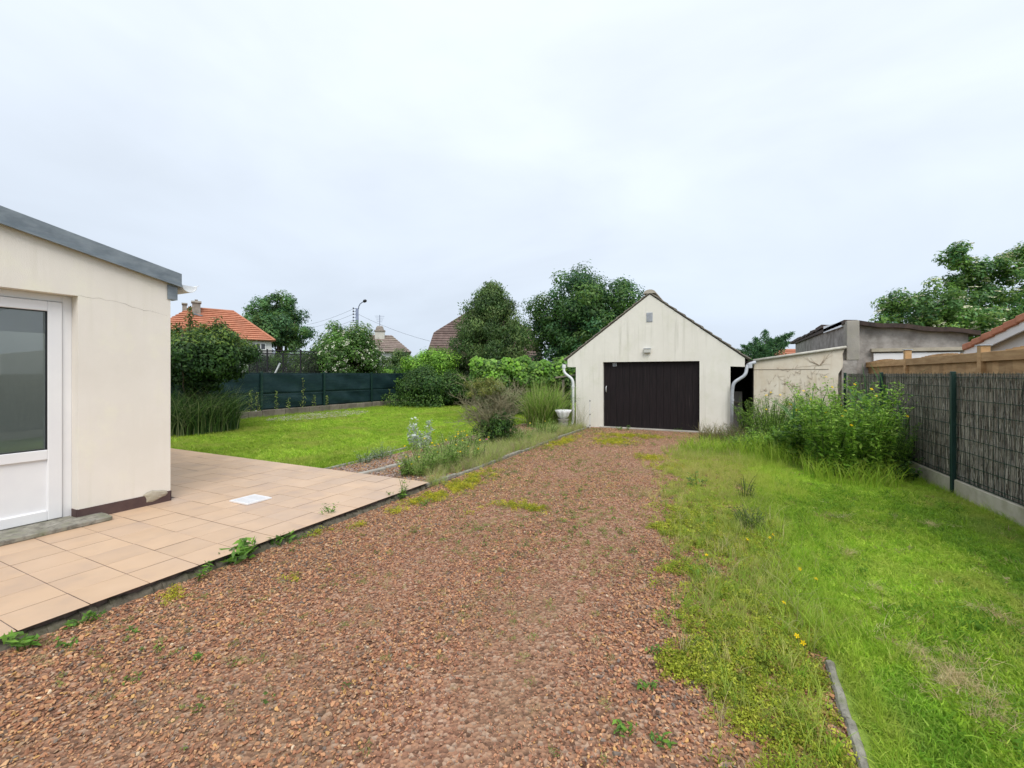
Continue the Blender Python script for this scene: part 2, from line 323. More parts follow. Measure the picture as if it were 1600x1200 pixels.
TZ = .085
slab = MB().prism([(-3.835, -2.0), (-3.835, 5.0), (-10.6, 5.0), (-10.6, 2.98), (-6.02, 2.98), (-6.02, -2.0)], 'z', -.02, TZ - .0032).build('terrace', GROUT)
tag(slab, 'raised terrace paved with square peach tiles beside the cream house', 'terrace', kind='structure')
tm = MB().box(-.1625, .1625, -.1643, .1643, -.004, 0).build('tile', TILE, slab, bevel=.0025)
tme = tm.data; bpy.data.objects.remove(tm)
first = True
def put_tile(x, y):
    o = link('tile', tme, slab, None, (x + rnd.uniform(-.001, .001), y + rnd.uniform(-.001, .001), TZ + rnd.uniform(-.0012, .0012)))
    o.rotation_euler = (rnd.uniform(-.003, .003), rnd.uniform(-.003, .003), rnd.uniform(-.004, .004))
P = .3335
for i in range(20):
    for j in range(-6, 13):
        x = -3.775 - P * (i + .5); y = .065 + P * (j + .5) + .66
        if y > 5.0 or y < -1.2: continue
        if x < -6.0 and y < 3.0: continue
        if x < -10.5: continue
        put_tile(x, y)

def kerb_run(name, label, p0, p1, wdt, h, seg, m, group=None, z0=-.05, jit=.012):
    """a run of concrete edging pieces; each piece is a part"""
    p0, p1 = Vector((*p0, 0)), Vector((*p1, 0)); L = (p1 - p0).length; d = (p1 - p0) / L; n = max(1, round(L / seg))
    t = thing(name, label, 'edging', p0, group)
    for i in range(n):
        a = p0 + d * (L * i / n + .006) ; b = p0 + d * (L * (i + 1) / n - .006)
        off = Vector((rnd.uniform(-jit, jit), rnd.uniform(-jit, jit), 0)); zz = h + rnd.uniform(-.012, .012)
        MB().bar(a + off + Vector((0, 0, (z0 + zz) / 2)), b + off + Vector((0, 0, (z0 + zz) / 2 + rnd.uniform(-.008, .008))), wdt, zz - z0).build('edging_stone', m, t, bevel=.012)
    return t
kerb_run('bed_edging', 'grey concrete edging between the flower bed and the gravel drive', (-3.85, 5.06), (-3.75, 12.9), .055, .05, .8, MOSSY, jit=.02)
kerb_run('bed_edging', 'concrete edging along the lawn side of the flower bed', (-6.02, 5.1), (-6.35, 11.5), .055, .045, .8, MOSSY)
kerb_run('bed_edging', 'short edging piece crossing the bed next to the terrace', (-5.25, 5.06), (-5.12, 6.4), .07, .05, .7, CONC)
le = thing('lawn_edging', 'mossy rounded edging between gravel drive and side lawn', 'edging', (.5, 2, 0))
for k in range(4):
    y0 = 1.15 + k*.45
    MB().tube([(.49+.012*i/5+rnd.uniform(-.004, .004), y0+.445*i/5, .004+rnd.uniform(-.004, .004)) for i in range(6)], [.024+rnd.uniform(-.004, .004) for _ in range(6)], 9).build('edging_stone', MOSSY, le)
tedge = MB()
ys = np.linspace(-1.9, 4.98, 90)
for a, b in zip(ys[:-1], ys[1:]):
    ha, hb_ = rnd.uniform(.012, .05), rnd.uniform(.012, .05); wa, wb_ = rnd.uniform(-.01, .03), rnd.uniform(-.01, .03)
    tedge.hexa([(-3.83, a, -.02), (-3.77 + wa, a, -.02), (-3.77 + wb_, b+.01, -.02), (-3.83, b+.01, -.02),
                (-3.83, a, ha+.012), (-3.80 + wa*.6, a, ha), (-3.80 + wb_*.6, b+.01, hb_), (-3.83, b+.01, hb_+.012)])
tedge.build('mortar_edge', surf('earthy_mortar', (.07, .062, .045), (.17, .15, .115), 14, .95, .8, 60, dirt=(.05, .06, .02), dscale=6, damt=.8), slab)
# drain grate on the terrace
G0 = Vector((-5.16, 3.39, TZ))
gt = thing('drain_grate', 'white slatted plastic grate lying on the tiled terrace', 'grate', G0)
fr = MB(); hw, hd = .165, .155
fr.box(-hw, hw, -hd, -hd+.022, .002, .018).box(-hw, hw, hd-.022, hd, .002, .018).box(-hw, -hw+.022, -hd+.022, hd-.022, .002, .018).box(hw-.022, hw, -hd+.022, hd-.022, .002, .018)
fr.build('frame', PVC, gt, local=True)
for k in range(13):
    x = -hw + .03 + k * (2*hw - .06) / 12
    MB().box(x-.0058, x+.0058, -hd+.022, hd-.022, .003, .0145).build('slat', PVC, gt, local=True)
MB().box(-hw+.022, hw-.022, -.008, .008, .0026, .0125).build('cross_bar', PVC, gt, local=True)

# ------------------------------------------------------------------ cream house at the left
HX = -6.02
h = thing('house', 'cream rendered house extension with zinc roof edge and white glazed door', 'house', (HX, 2.96, 0))
def rz(y): return 2.80 - .216 * (y - 3.0)         # roof line over the facade
DY0, DY1, DZ1 = 1.12, 2.12, 2.41
wl = MB()
wl.prism([(DY1, .0), (2.96, .0), (2.96, rz(2.96) - .1), (DY1, rz(DY1) - .1)], 'x', HX - .3, HX)
wl.prism([(DY0, DZ1), (DY1, DZ1), (DY1, rz(DY1) - .1), (DY0, rz(DY0) - .1)], 'x', HX - .3, HX)
wl.prism([(-3., .0), (DY0, .0), (DY0, rz(DY0) - .1), (-3., rz(-3) - .1)], 'x', HX - .3, HX)
wl.build('wall', RENDER_HOUSE, h)
# rear wall with a window hole (seen from inside through the door), room inside
bw = MB(); WX0, WX1 = -7.4, -6.5
bw.box(-11, WX0, 2.74, 2.96, 0, 2.62).box(WX1, HX - .3, 2.74, 2.96, 0, 2.62).box(WX0, WX1, 2.74, 2.96, 0, .82).box(WX0, WX1, 2.74, 2.96, 2.15, 2.62)
bw.build('rear_wall', RENDER_HOUSE, h)
INN = surf('room_plaster', (.76, .73, .68), (.82, .79, .74), 2, .9)
MB().box(-11.2, -11, -3, 2.96, 0, 2.3).box(-11.2, -11, -3, 2.96, 2.95, 3.3).box(-11.2, -11, -3, -2.6, 2.3, 2.95).box(-11.2, -11, 2.5, 2.96, 2.3, 2.95).box(-11, HX-.3, -3.2, -3, 0, .5).build('inner_wall', INN, h)  # opening added above the low end wall to let daylight in
MB().box(-7.65, -7.5, -3, 2.74, .06, 2.1).build('added_partition', INN, h)  # added pale wall close behind the door, brightens the view through the glass
cw = MB().box(-11.13, -11.07, -2.6, 2.5, 2.3, 2.36).box(-11.13, -11.07, -2.6, 2.5, 2.89, 2.95)
for k in range(5): cw.box(-11.13, -11.07, -2.6+k*1.26, -2.54+k*1.26, 2.36, 2.89)
cw.build('added_clerestory', PVC, h)  # added window: bright sky band behind the door glass, more light inside
MB().box(-11, HX-.3, -3, 2.74, -.01, .06).build('inner_floor', surf('room_floor', (.42, .38, .33), (.5, .45, .4), 4, .6), h)
GLASS = bpy.data.materials.new('window_glass'); GLASS.use_nodes = True
gn = GLASS.node_tree.nodes; gl = GLASS.node_tree.links; gn.remove(gn['Principled BSDF'])
tr = gn.new('ShaderNodeBsdfTransparent'); tr.inputs[0].default_value = (.80, .84, .84, 1); go = gn.new('ShaderNodeBsdfGlossy'); go.inputs['Roughness'].default_value = .01
lwt = gn.new('ShaderNodeLayerWeight'); lwt.inputs[0].default_value = .5; pwr = gn.new('ShaderNodeMath'); pwr.operation = 'POWER'; pwr.inputs[1].default_value = 3; gl.new(lwt.outputs['Facing'], pwr.inputs[0])
fz = gn.new('ShaderNodeMath'); fz.operation = 'MULTIPLY_ADD'; fz.inputs[1].default_value = .6; fz.inputs[2].default_value = .10; gl.new(pwr.outputs[0], fz.inputs[0]); mxs = gn.new('ShaderNodeMixShader')
gl.new(fz.outputs[0], mxs.inputs[0]); gl.new(tr.outputs[0], mxs.inputs[1]); gl.new(go.outputs[0], mxs.inputs[2]); gl.new(mxs.outputs[0], gn['Material Output'].inputs[0])
wd = MB()
for (a, b_, c, d_) in ((WX0, WX0+.07, .82, 2.15), (WX1-.07, WX1, .82, 2.15), (WX0+.07, WX1-.07, .82, .89), (WX0+.07, WX1-.07, 2.08, 2.15), (-6.98, -6.92, .89, 2.08)):
    wd.box(a, b_, 2.76, 2.84, c, d_)
wob = wd.build('rear_window', PVC, h)
MB().box(WX0+.07, WX1-.07, 2.80, 2.806, .89, 2.08).build('pane', GLASS, wob)
pl = MB()
pl.box(HX-.02, HX+.006, DY1-.003, 2.966, TZ-.01, .205).box(HX-.15, HX-.02, DY1-.006, DY1+.02, TZ-.01, .2).box(HX-.3, HX+.006, 2.96, 2.967, TZ-.01, .2)
pl.build('plinth', PLINTH, h)
# broken corner of the plinth patched with pale mortar
pm = []; n_ = 14
for k in range(n_):
    a = 2*math.pi*k/n_; r_ = 1 + .25 * math.sin(3*a+1) + rnd.uniform(-.12, .12); pm.append((2.80 + .115*r_*math.cos(a), .185 + .062*r_*math.sin(a)))
b_ = MB(); b_.add([(HX+.005, y, z) for y, z in pm] + [(HX+.018+rnd.uniform(-.004, .004), 2.80+(y-2.80)*.7, .185+(z-.185)*.7) for y, z in pm] + [(HX+.022, 2.79, .19)],
      [(k, (k+1) % n_, n_+(k+1) % n_, n_+k) for k in range(n_)] + [(n_+k, n_+(k+1) % n_, 2*n_) for k in range(n_)])
b_.build('mortar_patch', CONC_PALE, h)
# crack running from the door head to the corner
ck = MB(); pts = []
for k in range(15):
    t_ = k/14; y = 2.12 + t_*.8; pts.append((HX+.0005, y, 2.415 - .10*t_**1.1 + rnd.uniform(-.010, .010) + .012*math.sin(t_*5)))
ck.tube(pts, [.0015*(1-.5*abs(k/7-1))*rnd.uniform(.3, 1.3) for k in range(15)], 5)
ck.build('crack', surf('crack_dirt', (.22, .19, .16), (.3, .27, .23), 20, .95), h)
# zinc verge: flashing board with drip lip, roof sheet
ya, yb = -3.2, 3.06
def slope_bar(x0, x1, z0, z1, m, name, parent, y0=ya, y1=yb):
    return MB().hexa([(x0, y0, rz(y0)+z0), (x1, y0, rz(y0)+z0), (x1, y1, rz(y1)+z0), (x0, y1, rz(y1)+z0), (x0, y0, rz(y0)+z1), (x1, y0, rz(y0)+z1), (x1, y1, rz(y1)+z1), (x0, y1, rz(y1)+z1)]).build(name, m, parent)
rf = slope_bar(-6.55, HX+.02, -.10, .02, ZINC, 'roof', h)
slope_bar(-11.2, -7.45, -.10, .02, ZINC, 'rear_roof_sheet', rf)
slope_bar(-7.448, -6.552, -.03, -.018, GLASS, 'added_skylight', rf)  # added skylight, out of view, lights the room behind the door
slope_bar(HX+.02, HX+.045, -.125, .035, ZINC, 'verge_flashing', rf)
slope_bar(HX+.0453, HX+.066, -.132, -.112, ZINC, 'drip_lip', rf)
gp = []
for k in range(9):
    a = math.pi + math.pi * k / 8; gp.append((.088*math.cos(a), .088*math.sin(a)))
gu = MB(); gy, gz = 3.15, 2.70
outer = [(gy + p*1.0, gz + q) for p, q in gp]; inner = [(gy + p*.93, gz + q*.93) for p, q in gp[::-1]]
poly = outer + [(gy+.115, gz+.012), (gy+.105, gz+.016)] + inner
gu.prism(poly, 'x', -11.2, HX+.04)
gut = gu.build('gutter', PALE, h)
gpts = [(y, z) for y, z in gp]
MB().prism([(gy+p*.92, gz+q*.92) for p, q in gp], 'x', -6.05, -6.03).build('stop_end', PALE, gut)
MB().box(HX-.1, HX+.013, 2.925, 3.03, 2.50, rz(3.0)-.126).build('corner_board', ZINC, h)
# door
XD = HX - .17
door = MB()
for (a, b2, c, d2) in ((2.045, DY1, .12, DZ1), (DY0, DY0+.075, .12, DZ1), (DY0+.075, 2.045, DZ1-.07, DZ1)):
    door.box(XD-.03, XD+.035, a, b2, c, d2)
dr = door.build('door', PVC, h, bevel=.004)
sl_ = MB(); s0, s1, sz0, sz1 = DY0+.08, 2.04, .135, DZ1-.075
sl_.box(XD-.02, XD+.055, s1-.11, s1, sz0, sz1).box(XD-.02, XD+.055, s0, s0+.11, sz0, sz1).box(XD-.02, XD+.055, s0+.11, s1-.11, sz0, sz0+.10)
sl_.box(XD-.02, XD+.055, s0+.11, s1-.11, .745, .845).box(XD-.02, XD+.055, s0+.11, s1-.11, sz1-.10, sz1)
sl_.build('sash', PVC, dr, bevel=.006)
MB().box(XD-.01, XD+.03, s0+.11, s1-.11, sz0+.10, .745).build('panel', PVC, dr)
MB().box(XD+.005, XD+.011, s0+.11, s1-.11, .845, sz1-.10).build('pane', GLASS, dr)
gk = MB(); gk.box(XD+.012, XD+.05, s1-.1155, s1-.1105, .846, sz1-.101).box(XD+.012, XD+.05, s0+.112, s1-.116, .8455, .851).box(XD+.012, XD+.05, s0+.112, s1-.116, sz1-.106, sz1-.101)
gk.build('gasket', BLACK, dr)
MB().box(XD-.03, XD+.03, DY0, DY1-.001, .085, .119).build('threshold', ZINC, dr)
st = MB().prism([(HX-.15, 0.6), (HX+.26, 0.6), (HX+.27, 1.5), (HX+.265, 2.30), (HX+.1, 2.315), (HX+.006, 2.31), (HX+.006, 2.11), (HX-.15, 2.11)], 'z', TZ, TZ+.045)
st.build('door_step', MOSSY, h, bevel=.008)

# ------------------------------------------------------------------ garage
GY = 13.15
ga = thing('garage', 'cream gabled garage with dark brown door at the end of the drive', 'garage', (-2.05, GY, 0))
DX0, DX1, DZ = -3.39, -.71, 1.97
outl = [(-4.24, 0), (DX0, 0), (DX0, DZ), (DX1, DZ), (DX1, 0), (.05, 0), (.05, 1.815), (.39, 1.80), (.39, 2.03), (-2.03, 3.90), (-4.51, 2.07), (-4.51, 1.83), (-4.24, 1.825)]
fw = MB().prism(outl, 'y', GY, GY+.22).build('front_wall', GARAGEWALL, ga)
MB().box(-4.24, -4.04, GY+.22, 19.5, 0, 1.9).build('side_wall', GARAGEWALL, ga)
MB().box(-.15, .05, GY+.22, 19.5, 0, 1.9).build('side_wall', GARAGEWALL, ga)
MB().prism([(-4.24, 0), (.05, 0), (.05, 2.2), (-2.03, 3.85), (-4.24, 2.2)], 'y', 19.5, 19.7).build('rear_wall', GARAGEWALL, ga)
roof = MB()
for sx, xe, ze in ((-1, -4.60, 2.03), (1, .48, 1.985)):
    roof.prism([(-2.03, 3.925), (xe, ze), (xe, ze+.03), (-2.03, 3.955)], 'y', GY+.03, 19.75)
ro = roof.build('roof', ROOFDARK, ga)
for sx, xe, ze in ((-1, -4.62, 2.03), (1, .50, 1.985)):
    nn = 11
    for k in range(nn):
        t0 = k/nn; t1 = (k+1)/nn + .012
        x0, z0 = xe + (-2.03-xe)*t0, ze + (3.93-ze)*t0; x1, z1 = xe + (-2.03-xe)*t1, ze + (3.93-ze)*t1
        nx, nz = -(z1-z0), (x1-x0); L_ = math.hypot(nx, nz); nx, nz = nx/L_, nz/L_
        if nz < 0: nx, nz = -nx, -nz
        j = rnd.uniform(0, .008)
        MB().prism([(x0+nx*.022, z0+nz*.022), (x1+nx*.005, z1+nz*.005), (x1+nx*.02, z1+nz*.02), (x0+nx*(.046+j), z0+nz*(.046+j))], 'y', GY-.025+rnd.uniform(-.008, .008), 19.76).build('tile_course', ROOFDARK, ro)
rid = [(-2.03+.17*math.cos(a), 3.93+.11*math.sin(a)) for a in [math.pi*k/8 for k in range(9)]]
for k in range(16):
    y0 = GY-.035+k*.41
    MB().prism(rid, 'y', y0, y0+.405).build('ridge_tile', surf('mossy_ridge', (.36, .32, .26), (.48, .44, .37), 10, .9, .3, 60) if k == 0 else bpy.data.materials['mossy_ridge'], ro)
# vent, lamp, street-number plate, handle, sill
vt = MB().box(-2.12, -1.95, GY-.012, GY-.001, 3.11, 3.38).build('vent', GREYPIPE, ga)
for k in range(7):
    MB().box(-2.108, -1.962, GY-.02, GY-.0125, 3.125+k*.036, 3.145+k*.036).build('louvre', GREYPIPE, vt)
lm = MB().box(-2.19, -2.0, GY-.09, GY-.001, 2.215, 2.335).build('wall_lamp', GLASSLAMP, ga, bevel=.012)
MB().box(-2.195, -1.995, GY-.10, GY-.0005, 2.336, 2.348).build('lamp_hood', GREYPIPE, lm)
gd = MB().box(DX0, DX1, GY+.135, GY+.16, .03, DZ).build('door', PLANK, ga)
npk = 14
for k in range(npk):
    x0 = DX0 + (DX1-DX0)*k/npk; x1 = DX0 + (DX1-DX0)*(k+1)/npk
    MB().box(x0+.0012, x1-.0012, GY+.105+rnd.uniform(-.001, .001), GY+.134, .035+rnd.uniform(-.004, .008), DZ-.004).build('plank', PLANK, gd, bevel=.002)
MB().tube([(-3.31, GY+.10, 1.06), (-3.31, GY+.055, 1.10), (-3.31, GY+.05, 1.16), (-3.31, GY+.055, 1.21), (-3.31, GY+.10, 1.25)], .011, 6).build('handle', PALE, gd, smooth=True)
sg = MB().box(-3.115, -3.005, GY+.088, GY+.1025, 1.845, 1.945).build('number_plate', GREYPIPE, gd)
SGD = surf('plate_print', (.04, .04, .05), rough=.6)
for (a, b2, c, d2) in ((-3.10, -3.065, 1.90, 1.93), (-3.055, -3.02, 1.90, 1.93), (-3.10, -3.02, 1.86, 1.882)):
    MB().box(a, b2, GY+.0868, GY+.0876, c, d2).build('print', SGD, sg)
MB().box(DX0-.1, DX1+.1, GY-.06, GY+.135, -.03, .035).build('door_sill', CONC, ga, bevel=.01)
# eaves gutters, seen at their ends only, and left downpipe
def halfpipe(cx, cz, r, y0, y1):
    o_ = [(cx+r*math.cos(a), cz+r*math.sin(a)) for a in [math.pi+math.pi*k/8 for k in range(9)]]
    i_ = [(cx+r*.9*math.cos(a), cz+r*.9*math.sin(a)) for a in [2*math.pi-math.pi*k/8 for k in range(9)]]
    return MB().prism(o_+i_, 'y', y0, y1)
halfpipe(-4.62, 1.93, .065, GY+.0, 19.6).build('gutter', PALE, ga)
def arc_path(pts, k=5, r=.12):
    pts = [Vector(p) for p in pts]; out = [pts[0]]
    for a, b2, c in zip(pts[:-2], pts[1:-1], pts[2:]):
        u = (a-b2); v = (c-b2); q = min(r, u.length*.45, v.length*.45); A = b2+u.normalized()*q; C = b2+v.normalized()*q
        for i in range(k+1):
            t = i/k; out.append(A*(1-t)**2 + b2*2*t*(1-t) + C*t*t)
    out.append(pts[-1]); return out
dp = MB().tube(arc_path([(-4.62, GY-.02, 1.90), (-4.62, GY-.04, 1.66), (-4.31, GY-.06, 1.44), (-4.31, GY-.06, .14), (-4.36, GY-.13, .02)]), .042, 10).build('downpipe', PALE, ga, smooth=True)
for z in (1.2, .5):
    MB().tube([(-4.31, GY-.06, z), (-4.31, GY-.06, z+.05)], .05, 10).build('collar', PALE, dp)
MB().tube([(-4.62, GY-.02, 1.80), (-4.62, GY-.02, 1.885)], .065, 10).build('outlet', PALE, dp)

# thin white rain-gauge stake by the garage wall
sx_, sy_ = gr(923, 669).x, 12.75
sk = thing('marker_stake', 'thin white stake standing in front of the garage wall', 'stake', (sx_, sy_, 0))
MB().tube([(sx_, sy_, 0), (sx_, sy_, .86)], .011, 6).build('rod', PALE, sk)
for z in (.08, .4, .8):
    MB().tube([(sx_, sy_, z), (sx_, sy_, z+.03)], .018, 6).build('ring', BLACK, sk)
# white planter behind the downpipe
px_, py_ = gr(880, 671).x, gr(880, 671).y
wp = thing('garden_urn', 'white scalloped garden urn on a dark stone foot behind the downpipe', 'urn', (px_, py_, 0))
def lathe(prof, cx, cy, n=20, wob=0, fre=0):
    m = MB(); vs, fs = [], []
    for r_, z in prof:
        for j in range(n):
            a = 2*math.pi*j/n; rr = r_*(1+wob*math.cos(fre*a)*(z/prof[-1][1])**3); vs.append((cx+rr*math.cos(a), cy+rr*math.sin(a), z))
    for i in range(len(prof)-1):
        for j in range(n): fs.append((i*n+j, i*n+(j+1) % n, (i+1)*n+(j+1) % n, (i+1)*n+j))
    m.add(vs, fs); return m
lathe([(.0, .30), (.10, .32), (.16, .40), (.18, .48), (.225, .56), (.205, .57), (.15, .48), (.0, .46)], px_, py_, 40, .09, 10).build('bowl', PVC, wp, smooth=True)
lathe([(.2, .0), (.2, .06), (.15, .1), (.14, .25), (.17, .31), (.0, .32)], px_, py_, 16).build('foot', MOSSY, wp, smooth=True)
# grey wooden frame behind the tall grass
fp = at(880, 640, 15.2)
pg = thing('pergola', 'weathered timber pergola with slanting rail left of the garage', 'pergola', (fp.x, fp.y, 0))
MB().bar((fp.x, fp.y, 0), (fp.x, fp.y, 1.42), .07, .07).build('post', OLDWOOD, pg)
q1 = at(868, 590, 15.0); q2 = at(905, 585, 15.4)
MB().bar(q1, q2, .06, .05).build('rail', OLDWOOD, pg)
MB().bar(q2 + Vector((.1, .6, 0)), (q2.x+.1, q2.y+.6, 0), .07, .07).build('post', OLDWOOD, pg)

# ------------------------------------------------------------------ lean-to with peeling render, between garage and right fence
LY = 13.3
lt = thing('lean_to_shed', 'lean-to shed with peeling cream render and sloping pale roof edge', 'shed', (1.6, LY, 0))
x0, z0 = ony(1178, 564, LY); x1, z1 = ony(1322, 543, LY)
rag = []
for k in range(15):
    t = k/14; rag.append((x1 - .06 - .07*min(1, t*3) + .04*math.sin(t*11) + rnd.uniform(-.035, .035), z1*(1-t)))
MB().prism([(x0, 0), (x0, z0)] + [(x1-.02, z1)] + rag[1:], 'y', LY, LY+.2).build('wall', SHEDWALL, lt)
MB().box(x0, x1+.12, LY+.21, LY+.4, 0, z0).prism([(x0, z0), (x1+.12, z0), (x1+.12, z1)], 'y', LY+.21, LY+.4).build('inner_wall', GREYWALL, lt)
MB().hexa([(x0-.55, LY+.25, z0-.1), (x1, LY-.04, z1+.005), (x1, 19, z1+.1), (x0-.55, 19, z0-.05), (x0-.55, LY+.25, z0-.06), (x1, LY-.04, z1+.05), (x1, 19, z1+.14), (x0-.55, 19, z0-.01)]).build('roof', FELT, lt)
MB().tube([(x0-.02, LY-.03, z0+.01), ((x0+x1)/2, LY-.03, (z0+z1)/2+.01), (x1, LY-.03, z1+.01)], .035, 8).build('verge_trim', surf('lichen_trim', (.42, .40, .35), (.55, .53, .47), 8, .9, dirt=(.3, .3, .2), dscale=5), lt, smooth=True)
MB().tube([(x0, LY-.006, 1.73), ((x0+x1)/2, LY-.006, 1.735), (x1-.35, LY-.006, 1.73)], .006, 5).build('render_joint', surf('joint_brown', (.3, .25, .2), rough=.9), lt)  # thin brown line across the render
MB().box(.06, x0, 17.5, 17.7, 0, 2.0).box(x0, x0+.15, LY+.41, 17.5, 0, z0-.12).build('gap_shade_wall', GAPSHADE, lt)  # shade of the gap put into the wall colour
bdx0, bdz1 = ony(1150, 612, 14.1); bdx1, bdz0 = ony(1160, 640, 14.1)
bd = thing('leaning_board', 'grey board leaning in the dark gap beside the garage', 'board', (bdx0, 14.1, 0))
MB().hexa([(bdx0-.1, 14.05, 0), (bdx1, 14.05, 0), (bdx1, 14.08, 0), (bdx0-.1, 14.08, 0), (bdx0-.1, 14.3, bdz1), (bdx1, 14.3, bdz1), (bdx1, 14.33, bdz1), (bdx0-.1, 14.33, bdz1)]).build('sheet_panel', surf('grey_board', (.2, .18, .18), (.28, .26, .25), 4, .8), bd)
MB().bar((bdx0-.1, 14.16, .8), (bdx1, 14.16, .8), .05, .04).build('batten', OLDWOOD, bd)
rp_ = thing('drain_pipe', 'grey bent downpipe at the right corner of the garage', 'pipe', (.13, GY-.05, 0))
def gp_(px, py, Y): a, b2 = ony(px, py, Y); return (a, Y, b2)
MB().tube(arc_path([gp_(1181, 566, LY-.08), gp_(1168, 569, LY-.1), gp_(1165, 586, 13.1), gp_(1146, 598, 13.05), (gp_(1144, 612, 13.05)), (gp_(1143, 640, 13.05)[0], 13.05, .02)], r=.1), .042, 10).build('tube', GREYPIPE, rp_, smooth=True)
a_ = gp_(1171, 572, LY-.1)
MB().tube([(a_[0], a_[1], a_[2]-.05), (a_[0], a_[1], a_[2]+.06)], .07, 10).build('hopper', GREYPIPE, rp_)
MB().tube([(gp_(1144, 612, 13.05)[0], 13.05, .9), (gp_(1144, 612, 13.05)[0], 13.05, .95)], .05, 10).build('collar', GREYPIPE, rp_)

# dead creeper traces on the peeling wall
def creeper(name, label, seeds, n, L, m):
    t = thing(name, label, 'creeper', seeds[0]); b2 = MB()
    for s in seeds:
        for k in range(n):
            a = rnd.uniform(.25, math.pi-.25); p = Vector(s); pts = [p.copy()]; ll = rnd.uniform(.3, 1)*L
            for i in range(7):
                a += rnd.uniform(-.25, .25); p = p + Vector((math.cos(a), 0, math.sin(a)))*ll/7
                lim = z0 + (z1-z0)*(p.x-x0)/(x1-x0) - .06
                if p.z > lim or p.x < x0+.05 or p.x > x1-.25: break
                pts.append(Vector((p.x, LY-.008, p.z)))
            if len(pts) > 2: b2.tube(pts, [.003*(1-.5*i/len(pts)) for i in range(len(pts))], 4)
    tag(b2.build('stems', m, t), kind='stuff'); return t
CREEP = surf('dead_creeper', (.24, .17, .115), (.36, .28, .2), 20, .95)
creeper('dead_creeper', 'fan of dead brown creeper stems on the peeling shed wall', [(2.05, LY-.008, 1.82)], 13, .62, CREEP)
creeper('dead_creeper', 'faint dead creeper traces low on the peeling shed wall', [(rnd.uniform(.75, 2.2), LY-.008, rnd.uniform(.8, 1.75)) for _ in range(70)], 2, .15, CREEP)

# ------------------------------------------------------------------ grey block shed behind
SY = 13.75
gs = thing('block_shed', 'grey unpainted block shed with rusty felt roof behind the wooden fence', 'shed', (2.72, SY, 0))
zc = ony(1336, 500, SY); ze = ony(1513, 517, SY)
MB().prism([(2.66, 0), (ze[0], 0), (ze[0], ze[1]), (2.66, zc[1])], 'y', SY, SY+.25).build('front_wall', GREYWALL, gs)
MB().prism([(SY+.25, 0), (23.0, 0), (23.0, 3.02), (SY+.25, zc[1]-.12)], 'x', 2.66, 2.9).build('side_wall', GREYWALL, gs)
pa = ony(1323, 500, SY-.35); pb = ony(1343, 500, SY-.35)
MB().box(pa[0], pb[0], SY-.35, SY-.002, 1.95, pa[1]-.02).build('corner_pier', CONC, gs, bevel=.01)
MB().box(pa[0]-.1, pb[0]-.05, SY-.34, SY-.003, 0, 1.948).build('lower_pier', GREYWALL, gs)
rr = MB()
nseg = 10
for k in range(nseg):
    xa = 2.6 + (ze[0]+.15-2.6)*k/nseg; xb = 2.6 + (ze[0]+.15-2.6)*(k+1)/nseg
    za = zc[1] + (ze[1]-zc[1])*k/nseg + .02*math.sin(k*1.7); zb = zc[1] + (ze[1]-zc[1])*(k+1)/nseg + .02*math.sin((k+1)*1.7)
    rr.hexa([(xa, SY-.16, za-.10), (xb, SY-.16, zb-.10), (xb, 23, zb-.02), (xa, 23, za-.02), (xa, SY-.18, za), (xb, SY-.18, zb), (xb, 23, zb+.05), (xa, 23, za+.05)])
rr.build('roof', FELT, gs)
yA, zA = onx(1290, 514, 2.655); 
MB().hexa([(2.60, SY+.1, zc[1]-.15), (2.655, SY+.1, zc[1]-.15), (2.655, yA, zA-.12), (2.60, yA, zA-.12), (2.60, SY+.1, zc[1]-.02), (2.655, SY+.1, zc[1]-.02), (2.655, yA, zA+.08), (2.60, yA, zA+.08)]).build('white_fascia', PVC, gs)
for k in range(7):
    y = yA + .2 + k*1.1
    MB().hexa([(2.58, y, 3.04), (3.0, y, 3.04), (3.0, y+1.05, 3.0), (2.58, y+1.05, 3.0), (2.58, y, 3.08+rnd.uniform(0, .06)), (3.0, y, 3.1), (3.0, y+1.05, 3.1), (2.58, y+1.05, 3.06+rnd.uniform(0, .08))]).build('broken_tile', FELT, gs)
xa, za = ony(1365, 546, SY-.05); xb, zb = ony(1500, 546, SY-.05)
MB().box(xa, xb, SY-.06, SY-.002, 1.0, za-.1).build('white_door', PVC, gs)
MB().box(xa-.05, xb+.1, SY-.1, SY-.003, za-.06, za+.02).build('lintel', CONC_PALE, gs)

